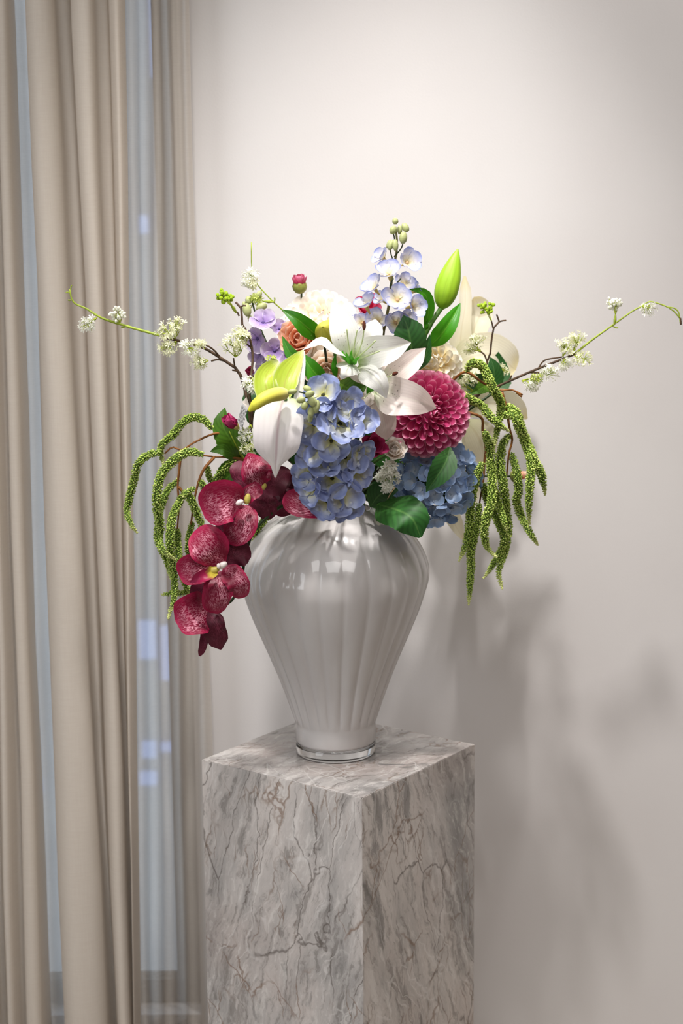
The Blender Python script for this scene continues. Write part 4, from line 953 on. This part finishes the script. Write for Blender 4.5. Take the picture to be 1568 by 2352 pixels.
# ================================================================== orchid spray
orch = plant('orchid_spray', 'burgundy spotted orchid spray cascading over the left side of the vase', 'flower',
             pp([(470, 1402, -.17), (520, 1390, -.165), (552, 1345, -.165), (562, 1280, -.17), (580, 1225, -.17), (615, 1185, -.16), (655, 1160, -.12), (710, 1155, -.06)]), M_STEM_D, [.002, .0028, .0034, .004], via=())
ORC = [
    # upper bloom
    (M_ORCHID_D, [(592, 1118, -.15), (570, 1108, -.15), (552, 1085, -.15), (548, 1058, -.14)], 46, 'round', {}),
    (M_ORCHID_D, [(605, 1120, -.15), (628, 1112, -.15), (645, 1096, -.14), (655, 1072, -.13)], 54, 'round', {}),
    (M_ORCHID, [(600, 1125, -.16), (590, 1098, -.175), (588, 1075, -.18), (598, 1048, -.16)], 64, 'obov', dict(cup=.2)),
    (M_ORCHID_D, [(600, 1125, -.16), (605, 1145, -.165), (612, 1168, -.16), (622, 1192, -.15)], 46, 'round', {}),
    (M_ORCHID_D, [(640, 1120, -.13), (665, 1130, -.12), (650, 1155, -.11), (625, 1175, -.11)], 70, 'round', {}),
    (M_ORCHID, [(612, 1105, -.165), (616, 1096, -.18), (618, 1088, -.185), (616, 1078, -.18)], 12, 'lance', {}),
    # second bloom
    (M_ORCHID_D, [(555, 1165, -.18), (538, 1190, -.18), (518, 1215, -.175), (498, 1236, -.165)], 52, 'round', {}),
    (M_ORCHID_D, [(570, 1150, -.175), (588, 1160, -.175), (604, 1174, -.17), (618, 1190, -.16)], 30, 'round', {}),
    (M_ORCHID, [(556, 1150, -.19), (568, 1138, -.20), (582, 1128, -.20), (600, 1118, -.19)], 36, 'round', dict(cup=.3)),
    (M_ORCHID, [(564, 1160, -.195), (562, 1188, -.215), (548, 1215, -.22), (523, 1247, -.205)], 64, 'round', dict(ruf=.05, cup=.1)),
    (M_ORCHID, [(556, 1156, -.195), (532, 1150, -.225), (500, 1157, -.235), (463, 1172, -.215)], 92, 'obov', dict(ruf=.04, cup=.18)),
    # third bloom
    (M_ORCHID_D, [(500, 1325, -.18), (475, 1345, -.18), (460, 1365, -.18), (455, 1388, -.17)], 54, 'round', {}),
    (M_ORCHID_D, [(508, 1290, -.18), (520, 1270, -.18), (524, 1252, -.18), (520, 1235, -.17)], 36, 'round', {}),
    (M_ORCHID_D, [(516, 1292, -.19), (538, 1276, -.20), (556, 1262, -.20), (572, 1254, -.19)], 62, 'obov', {}),
    (M_ORCHID, [(516, 1302, -.20), (534, 1322, -.215), (548, 1345, -.22), (556, 1374, -.205)], 50, 'round', dict(ruf=.05, cup=.1)),
    (M_ORCHID, [(510, 1312, -.20), (502, 1345, -.22), (496, 1375, -.22), (500, 1410, -.20)], 64, 'round', dict(cup=-.1, ruf=.03)),
    (M_ORCHID, [(496, 1304, -.20), (468, 1300, -.225), (442, 1308, -.23), (411, 1322, -.215)], 68, 'obov', dict(cup=.2, ruf=.03)),
    (M_ORCHID, [(512, 1296, -.20), (493, 1270, -.225), (472, 1247, -.23), (444, 1222, -.215)], 80, 'obov', dict(cup=.12, ruf=.03)),
    (M_LIP, [(494, 1308, -.225), (478, 1318, -.25), (458, 1326, -.255), (436, 1338, -.245)], 26, 'lance', dict(cup=.5)),
    # lowest bloom
    (M_ORCHID_D, [(472, 1440, -.17), (469, 1465, -.175), (466, 1485, -.175), (458, 1507, -.165)], 20, 'strip', {}),
    (M_ORCHID_D, [(476, 1398, -.18), (488, 1425, -.20), (496, 1458, -.20), (508, 1492, -.185)], 52, [.3, .7, .9, 1, 1, .95, .8, .1], dict(cup=-.3)),
    (M_ORCHID, [(482, 1402, -.18), (455, 1408, -.205), (430, 1415, -.215), (402, 1424, -.205)], 94, [.2, .5, .75, .9, .98, 1, .98, .93, .84, .71, .5, .06], dict(cup=.22, ruf=.04, wav=.02)),
    # bloom over the vase rim
    (M_ORCHID_D, [(752, 1140, -.12), (722, 1128, -.13), (690, 1122, -.13), (652, 1110, -.12)], 42, 'round', dict(cup=.4)),
    (M_ORCHID, [(752, 1150, -.12), (718, 1158, -.155), (688, 1156, -.165), (651, 1140, -.15)], 64, 'round', dict(ruf=.07, cup=.2)),
    (M_ORCHID_D, [(690, 1140, -.07), (670, 1120, -.07), (655, 1100, -.07), (650, 1080, -.06)], 60, 'round', {}),
]
for m, pts, w, sh, kw in ORC: petal(orch, 'petal', m, pts, w, sh, nu=22, nv=15, **{'wav': .05, 'ruf': .09, **kw})
def blob(root, name, mat, x, y, d, w, h, ang=0, label=None):
    V, F, uv = BALL; a = math.radians(ang); ax = RT * math.sin(a) + UP * math.cos(a)
    part(name, mk(name, V[:, [2, 1, 0]], F, uv), mat, root, frame(P(x, y, d), ax, -FWD, h * PX / 2, w * PX / 2, w * PX / 2), label)
for (x, y, d, w, h, a) in ((568, 1146, -.225, 14, 24, 10), (489, 1311, -.235, 16, 30, 70), (606, 1118, -.18, 10, 16, 30)): blob(orch, 'lip', M_LIPY, x, y, d, w, h, a)
for (x, y, d, w, h, a) in ((550, 1154, -.232, 12, 18, 60), (511, 1298, -.235, 14, 22, 60), (502, 1300, -.24, 9, 12, 0)): blob(orch, 'column', M_WHITE, x, y, d, w, h, a)

# ================================================================== amaranth
def tassel(root, pts, d, r, k=1.0):
    """a drooping catkin: a tube set all over with small beads, thinning to a pale tip"""
    P3 = [P(x, y, d + (.012 * math.sin(i * 1.3 + x * .05))) for i, (x, y) in enumerate(pts)]
    c = crom(np.array([tuple(p) for p in P3]), 240)
    L = np.linalg.norm(np.diff(c, axis=0), axis=1).sum()
    nring = max(10, int(L / (2.7 * PX)))
    c = crom(c, nring); T = nrm(np.gradient(c, axis=0))
    t = np.linspace(0, 1, nring)
    rad = r * .9 * PX * np.interp(t, [0, .06, .2, .6, .82, .93, 1], [.55, .85, 1, .95, .75, .45, .12])
    g = Geo(); tv, tf, tu = tube_geo(c, rad * .72, 7, raw=True); tu[:, 1] = 0; g.add(tv, tf, tu)  # core takes the dark ramp end: shade between the beads put into colour
    u = nrm(np.cross(T[0], [.3, .5, .8])); bv, bf = OCT
    VV, UU, FF = [], [], []
    k0 = 0
    for i in range(nring):
        u = nrm(u - T[i] * (u @ T[i])); w = np.cross(T[i], u)
        m = max(3, int(7.5 * rad[i] / (8.5 * PX)))
        for q in range(m):
            a = 6.2832 * (q + .5 * (i % 2)) / m + rng.uniform(-.3, .3)
            dirv = u * math.cos(a) + w * math.sin(a)
            p = c[i] + dirv * rad[i] * rng.uniform(.85, 1.12) + T[i] * rng.uniform(-1, 1) * PX
            s = rng.uniform(1.7, 2.8) * PX
            Q = np.stack([dirv * 1.25, T[i], np.cross(dirv, T[i])])
            VV.append(p + (bv * s) @ Q); UU.append(np.tile([t[i], rng.uniform(.25, 1)], (6, 1)))
            FF += [tuple(x + k0 for x in f) for f in bf]; k0 += 6
    g.add(np.vstack(VV), FF, np.vstack(UU))
    return g.part('tassel', M_TASSEL, root)
aml = plant('amaranth_spray', 'green hanging amaranth spray with long tassels at the left', 'plant', pp([(545, 1052, -.06), (600, 1080, -.05), (680, 1120, -.03)]), M_TWIG_R, [.002, .003, .003])
for pts in ([(560, 1055, -.06), (520, 1050, -.08), (490, 1049, -.09), (462, 1045, -.10)], [(492, 1050, -.09), (468, 1078, -.10), (455, 1110, -.10), (446, 1150, -.10), (438, 1205, -.10)], [(545, 1010, -.06), (500, 995, -.08), (450, 1014, -.10), (418, 1033, -.10), (396, 1027, -.10), (378, 1042, -.10)],
            [(416, 1034, -.10), (412, 1075, -.10), (408, 1115, -.10), (411, 1160, -.10), (407, 1215, -.10)], [(410, 1118, -.10), (420, 1130, -.10), (434, 1142, -.10)], [(545, 1052, -.06), (545, 1030, -.06), (545, 1010, -.06)]):
    tube(aml, 'branch', M_TWIG_R, pp(pts), [.0026, .0018, .0014], 6)
for d, r, pts in ((-.10, 9, [(486, 985), (468, 964), (440, 958), (415, 975), (396, 1000), (372, 1020), (369, 1040), (376, 1070)]), (-.11, 8.5, [(370, 1038), (340, 1045), (317, 1066), (308, 1100), (298, 1140), (291, 1175), (300, 1202), (314, 1223)]),
                  (-.13, 10, [(466, 1044), (432, 1038), (402, 1055), (374, 1085), (362, 1120), (360, 1165), (368, 1205), (366, 1245), (378, 1268), (402, 1285)]), (-.11, 8, [(408, 1103), (386, 1125), (374, 1150), (364, 1190), (363, 1245), (380, 1285), (392, 1330)]),
                  (-.12, 9, [(425, 1130), (408, 1160), (395, 1190), (390, 1235), (393, 1280), (400, 1330), (400, 1370), (392, 1400), (386, 1421)]), (-.10, 8, [(408, 1215), (408, 1255), (415, 1300), (424, 1340), (440, 1368)]),
                  (-.11, 9, [(422, 1130), (437, 1145), (452, 1178), (462, 1205), (470, 1235)]), (-.09, 7.5, [(441, 1200), (435, 1230), (432, 1262), (436, 1285)]), (-.08, 7, [(475, 1072), (480, 1095), (490, 1118)]),
                  (-.07, 9, [(538, 1058), (510, 1082), (492, 1112), (482, 1145)]), (-.09, 8, [(459, 1103), (470, 1122), (478, 1150)]), (-.12, 6, [(446, 1122), (430, 1130), (420, 1142)]), (-.09, 6, [(440, 1352), (420, 1362), (402, 1362), (372, 1366)]), (-.03, 9, [(640, 1165), (615, 1185), (592, 1215), (580, 1240)])):
    tassel(aml, pts, d, r)
amr = plant('amaranth_spray', 'green hanging amaranth spray with long tassels at the right', 'plant', pp([(1036, 882, .0), (1000, 960, .02), (900, 1080, .02)]), M_TWIG_R, [.0022, .003, .003])
for pts in ([(1032, 884, .0), (1050, 864, -.01), (1073, 855, -.02), (1110, 880, -.02), (1146, 896, -.02), (1172, 895, -.02), (1186, 900, -.02), (1200, 907, -.02)], [(1152, 900, -.02), (1162, 935, -.02), (1170, 985, -.02), (1176, 1010, -.02), (1168, 1045, -.02), (1163, 1095, -.02)],
            [(1055, 945, .0), (1085, 950, -.02), (1107, 962, -.02), (1108, 990, -.02), (1115, 1030, -.02), (1112, 1060, -.02), (1110, 1100, -.02), (1101, 1155, -.02)], [(1062, 940, .0), (1068, 930, .0), (1074, 920, .0)], [(1186, 900, -.02), (1196, 910, -.02), (1198, 912, -.02)]):
    tube(amr, 'branch', M_TWIG_R, pp(pts), [.0026, .002, .0014], 6)
for d, r, pts in ((-.04, 10.5, [(1072, 852), (1082, 834), (1106, 840), (1120, 865), (1134, 895), (1150, 925), (1148, 955), (1142, 985), (1132, 1032)]), (-.05, 9.5, [(1050, 898), (1075, 915), (1104, 930), (1120, 950), (1142, 972), (1168, 990)]),
                  (-.03, 12, [(1166, 932), (1184, 950), (1195, 985), (1210, 1020), (1225, 1055), (1242, 1088), (1252, 1136)]), (-.04, 10.5, [(1152, 955), (1177, 953), (1190, 975), (1205, 1015), (1219, 1060), (1217, 1110), (1214, 1160), (1216, 1203)]),
                  (-.05, 10.5, [(1108, 1063), (1092, 1100), (1081, 1150), (1078, 1205), (1070, 1248), (1054, 1288)]), (-.06, 11, [(1113, 992), (1125, 1030), (1129, 1080), (1129, 1150), (1116, 1190), (1112, 1230), (1120, 1260), (1140, 1279)]),
                  (-.03, 10.5, [(1170, 998), (1153, 1025), (1149, 1070), (1156, 1120), (1162, 1170), (1166, 1220), (1158, 1270), (1145, 1312), (1153, 1352)]), (-.02, 9.5, [(1175, 1042), (1186, 1085), (1191, 1130), (1185, 1152), (1198, 1188), (1216, 1222), (1235, 1252)]),
                  (-.035, 9.5, [(1100, 1158), (1096, 1205), (1082, 1260), (1081, 1310), (1076, 1388)]), (-.05, 8.5, [(1130, 1108), (1146, 1160), (1156, 1195), (1163, 1218)]), (-.03, 10, [(1110, 1112), (1122, 1155), (1140, 1190), (1158, 1232), (1152, 1262), (1130, 1300), (1110, 1328)])):
    tassel(amr, pts, d, r)

# ================================================================== blossom branches
def star_geo(n=5, r=1.0, cup=.35):
    V = [(0, 0, 0)]; F = []
    for k in range(n):
        a = 6.2832 * k / n; i = len(V)
        for (rr, da, z) in ((.55, -.42, .5), (1.0, -.18, 1), (1.0, .18, 1), (.55, .42, .5)):
            V.append((rr * math.cos(a + da), rr * math.sin(a + da), cup * z * rr))
        F += [(0, i, i + 1, i + 2), (0, i + 2, i + 3)]
    return np.array(V, float) * r, F
STAR = star_geo()
def cluster(root, x, y, d, rpx, kind='white', node=None, nfl=None, size=None):
    """an umbel: pedicels fanning from a node, each with a small flower or bud"""
    c = np.array(P(x, y, d)); R = rpx * PX
    nd = np.array(P(*node)) if node else c + np.array([0, 0.003, -R * .7])
    mat = dict(white=M_BLOSSOM, cream=M_BLOSSOM_Y, green=M_BLOSSOM_G, lime=M_LIME, bud=M_BLOSSOM)[kind]
    n = nfl or int(14 + rpx * .9)
    g, gp = Geo(), Geo()
    ax = nrm(c - nd + 1e-6); sub = [nd + (c - nd) * .45 + rng.normal(0, .18, 3) * R for _ in range(5)]
    for s_ in sub: gp.add(*tube_geo([nd, (nd + s_) / 2 + rng.normal(0, .04, 3) * R, s_], [.0010, .0007], 4, 5))
    for i in range(n):
        v = nrm(rng.normal(0, 1, 3)); v[1] *= .8
        p = c + v * R * rng.uniform(.45, 1.0) * np.array([1, .8, .82])
        dirv = nrm(p - c + ax * R * .35 + rng.normal(0, .3, 3) * R)
        s_ = min(sub, key=lambda q: np.linalg.norm(q - p))
        gp.add(*tube_geo([s_, p - dirv * .001], .00042, 3, 3))
        sz = (size or 6.6) * PX * rng.uniform(.8, 1.2)
        if kind in ('lime', 'bud'):
            V, F, uv = BALL_S; g.add(p + V * sz * (.62 if kind == 'lime' else .5), F, uv)
        else:
            a, xx, yy = perp(dirv); sp_ = rng.uniform(0, 6.28)
            X = np.array(xx) * math.cos(sp_) + np.array(yy) * math.sin(sp_); Y = np.cross(dirv, X)
            V, F = STAR; g.add(p + (V[:, :1] * X + V[:, 1:2] * Y + V[:, 2:] * dirv) * sz, F)
    o = gp.part('pedicels', M_PED, root)
    o['kind'] = 'stuff'
    f = g.part('florets', mat, o, kind='stuff', smooth=False)
    return o
bl1 = plant('blossom_branch', 'long white blossom branch reaching far out to the left over the curtain', 'branch',
            pp([(365, 770, -.09), (398, 780, -.09), (430, 787, -.09), (470, 800, -.08), (515, 828, -.08), (545, 850, -.08), (560, 885, -.09), (572, 940, -.10), (590, 1010, -.08)]), M_TWIG, [.0022, .0026, .003, .0032, .004], stem='branch')
tube(bl1, 'shoot', M_SHOOT, pp([(160, 664, -.10), (163, 682, -.10), (172, 697, -.10), (198, 709, -.10), (235, 731, -.10), (290, 749, -.09), (350, 766, -.09), (368, 771, -.09)]), [.0012, .0016, .002, .0022, .0022], 7, label='lime green tip of the branch')
for pts in ([(162, 672, -.10), (155, 671, -.10), (151, 672, -.10)], [(162, 664, -.10), (163, 658, -.10), (165, 655, -.10)], [(165, 688, -.10), (160, 690, -.10), (156, 689, -.10)], [(290, 749, -.09), (283, 752, -.09), (278, 751, -.09)]): tube(bl1, 'twig', M_SHOOT, pp(pts), .0011, 5)
for pts in ([(505, 820, -.08), (492, 805, -.085), (478, 795, -.09), (466, 791, -.09)], [(515, 829, -.08), (500, 826, -.08), (485, 829, -.085)], [(552, 858, -.08), (543, 852, -.085), (533, 850, -.085)], [(540, 846, -.08), (537, 830, -.085), (536, 822, -.085)]): tube(bl1, 'twig', M_TWIG, pp(pts), .0014, 6)
for a in ((203, 744, -.11, 22, 'white', (222, 730, -.10)), (268, 722, -.10, 20, 'bud', (275, 742, -.09)), (380, 762, -.11, 24, 'cream', (392, 780, -.09)), (405, 745, -.10, 20, 'cream', (400, 780, -.09)), (383, 800, -.11, 22, 'cream', (405, 788, -.09)), (438, 797, -.11, 26, 'white', (425, 786, -.09)), (456, 832, -.10, 20, 'cream', (478, 828, -.085)), (462, 790, -.10, 14, 'cream', (470, 800, -.08))): cluster(bl1, *a)
bl2 = plant('blossom_branch', 'upright brown blossom twig at the left beside the lilac spike', 'branch',
            pp([(541, 694, -.09), (552, 704, -.09), (555, 722, -.09), (556, 745, -.09), (572, 772, -.09), (580, 815, -.09), (577, 860, -.10), (572, 895, -.11), (578, 940, -.11), (590, 985, -.09)]), M_TWIG, [.0018, .002, .0024, .0026, .0034, .004], stem='branch')
for pts in ([(552, 706, -.09), (558, 702, -.09), (565, 702, -.09)], [(549, 726, -.09), (545, 718, -.09), (540, 716, -.09)], [(577, 800, -.09), (570, 793, -.09), (563, 790, -.09)], [(574, 868, -.10), (584, 862, -.10), (592, 860, -.10)]): tube(bl2, 'twig', M_TWIG, pp(pts), .0014, 6)
tube(bl2, 'bract', M_SHOOT, pp([(542, 718, -.09), (536, 708, -.095), (530, 700, -.10)]), [.0016, .003, .001], 6)
for a in ((517, 681, -.10, 20, 'lime', (531, 701, -.10)), (548, 765, -.10, 22, 'cream', (560, 790, -.09)), (532, 790, -.11, 28, 'cream', (540, 820, -.09)), (560, 775, -.10, 16, 'cream', (564, 790, -.09)), (622, 829, -.12, 18, 'green', (596, 862, -.10)), (576, 884, -.12, 24, 'white', (576, 895, -.11)), (590, 880, -.12, 16, 'green', (580, 890, -.11)), (568, 1000, -.12, 24, 'white', (575, 975, -.11)), (572, 1030, -.12, 20, 'cream', (580, 1000, -.11))): cluster(bl2, *a)
bl3 = plant('blossom_branch', 'slim green blossom shoot rising highest at the left of the bouquet', 'branch',
            pp([(577, 556, .0), (577, 590, .0), (578, 615, .0), (582, 640, .0), (598, 662, .0), (628, 694, .0), (660, 727, .01), (690, 800, .03)]), M_SHOOT, [.0008, .0012, .0014, .0016, .0018, .002], stem='branch')
tube(bl3, 'bract', M_SHOOT, pp([(628, 694, .0), (616, 693, -.005), (604, 692, -.005)]), [.001, .0028, .0008], 6)
tube(bl3, 'twig', M_SHOOT, pp([(629, 695, .0), (631, 688, .0), (630, 683, .0)]), .0012, 5)
for a in ((573, 632, -.01, 20, 'white', (580, 640, .0)), (582, 650, -.01, 18, 'cream', (585, 655, .0)), (566, 650, -.01, 14, 'white', (578, 655, .0)), (588, 690, -.02, 18, 'green', (600, 668, .0))): cluster(bl3, *a)
br1 = plant('blossom_branch', 'long white blossom branch reaching far out to the right over the bare wall', 'branch',
            pp([(1322, 812, .02), (1298, 822, .02), (1262, 836, .02), (1215, 855, .02), (1172, 874, .02), (1120, 897, .02), (1085, 912, .02), (1000, 985, .02)]), M_TWIG, [.002, .0022, .0026, .0028, .003], stem='branch')
tube(br1, 'shoot', M_SHOOT, pp([(1480, 700, .02), (1450, 716, .02), (1405, 748, .02), (1360, 780, .02), (1320, 812, .02)]), [.0012, .0015, .0018], 6, label='lime green outer half of the branch')
for pts in ([(1505, 695, .02), (1530, 704, .02), (1548, 716, .02), (1560, 730, .02)], [(1530, 705, .02), (1548, 708, .02), (1558, 718, .02), (1562, 742, .02)], [(1405, 748, .02), (1412, 752, .02), (1419, 753, .02)], [(1475, 703, .02), (1490, 693, .02), (1506, 695, .02)]): tube(br1, 'twig', M_SHOOT, pp(pts), .0012, 5)
tube(br1, 'bract', M_SHOOT, pp([(1409, 748, .02), (1412, 735, .02), (1413, 722, .02)]), [.001, .0026, .0012], 6)
tube(br1, 'twig', M_TWIG, pp([(1562, 730, .02), (1563, 740, .02), (1563, 746, .02)]), .0016, 6)
for pts in ([(1166, 877, .02), (1172, 868, .02), (1175, 862, .02)], [(1235, 848, .02), (1245, 832, .02), (1258, 825, .02), (1290, 820, .02)], [(1218, 856, .02), (1235, 856, .02), (1245, 857, .02)]): tube(br1, 'twig', M_TWIG, pp(pts), .0014, 6)
for a in ((1410, 697, .02, 22, 'bud', (1413, 722, .02)), (1490, 708, .02, 20, 'white', (1475, 705, .02)), (1300, 794, .01, 26, 'cream', (1292, 820, .02)), (1324, 776, .02, 20, 'cream', (1315, 810, .02)), (1340, 822, .01, 24, 'cream', (1318, 816, .02)), (1298, 835, .01, 18, 'white', (1290, 826, .02)), (1262, 856, .01, 22, 'white', (1245, 857, .02)), (1222, 885, .01, 18, 'white', (1198, 874, .02)), (1232, 870, .01, 14, 'green', (1198, 874, .02))): cluster(br1, *a)
br2 = plant('blossom_branch', 'short forked brown blossom twig before the cream bloom at the right', 'branch',
            pp([(1147, 738, .05), (1134, 752, .05), (1128, 785, .05), (1126, 810, .05), (1118, 832, .05), (1112, 870, .05), (1090, 920, .05), (1000, 1000, .03)]), M_TWIG, [.0015, .002, .0022, .0026, .003], stem='branch')
for pts in ([(1146, 739, .05), (1153, 737, .05), (1162, 736, .05)], [(1146, 739, .05), (1143, 730, .05), (1140, 722, .05)], [(1132, 754, .05), (1130, 744, .05), (1128, 738, .05)], [(1118, 830, .05), (1112, 815, .05), (1104, 808, .05)]): tube(br2, 'twig', M_TWIG, pp(pts), .0014, 6)
for a in ((1117, 706, .05, 20, 'lime', (1129, 738, .05)), (1095, 780, .05, 22, 'cream', (1104, 808, .05)), (1075, 800, .05, 16, 'cream', (1103, 806, .05)), (1150, 850, .06, 20, 'cream', (1120, 850, .05)), (1080, 870, .04, 22, 'cream', (1108, 880, .05)), (1050, 880, .03, 14, 'cream', (1090, 900, .05))): cluster(br2, *a)
br3 = plant('blossom_sprig', 'small sprig of white blossom in the shade left of the blue hydrangea', 'branch', pp([(905, 1078, -.09), (898, 1100, -.08), (880, 1150, -.05)]), M_STEM, .0012)
for a in ((893, 1070, -.11, 18, 'white', (900, 1085, -.09)), (885, 1088, -.11, 14, 'white', (898, 1095, -.09)), (905, 1095, -.10, 16, 'white', (900, 1105, -.08)), (888, 1118, -.10, 14, 'white', (895, 1118, -.07)), (875, 1095, -.10, 10, 'white', (890, 1105, -.08))): cluster(br3, *a, size=8)
tube(br3, 'twig', M_CALYX, pp([(890, 1146, -.10), (898, 1132, -.11), (908, 1118, -.11)]), .0009, 5)

# ================================================================== care tag
tg = thing('care_tag', 'narrow white printed care tag hanging from the twig beside the pink freesia', 'tag', P(566, 926, -.13))
q = [P(556, 924, -.135), P(569, 939, -.13), P(554, 992, -.135), P(545, 967, -.14)]
n = (q[1] - q[0]).cross(q[3] - q[0]).normalized() * .0004
world_part('label_strip', [*q, *[p + n for p in q]], [(0, 3, 2, 1), (4, 5, 6, 7), (0, 1, 5, 4), (1, 2, 6, 5), (2, 3, 7, 6), (3, 0, 4, 7)], [(0, 0), (0, 1), (1, 1), (1, 0)] * 2, M_TAG, tg, smooth=False)
q = [P(556, 924, -.135), P(569, 939, -.13), P(573, 932, -.12), P(566, 912, -.12)]
world_part('flap', [*q, *[p + n for p in q]], [(0, 3, 2, 1), (4, 5, 6, 7), (0, 1, 5, 4), (1, 2, 6, 5), (2, 3, 7, 6), (3, 0, 4, 7)], None, M_WHITE, tg, smooth=False)
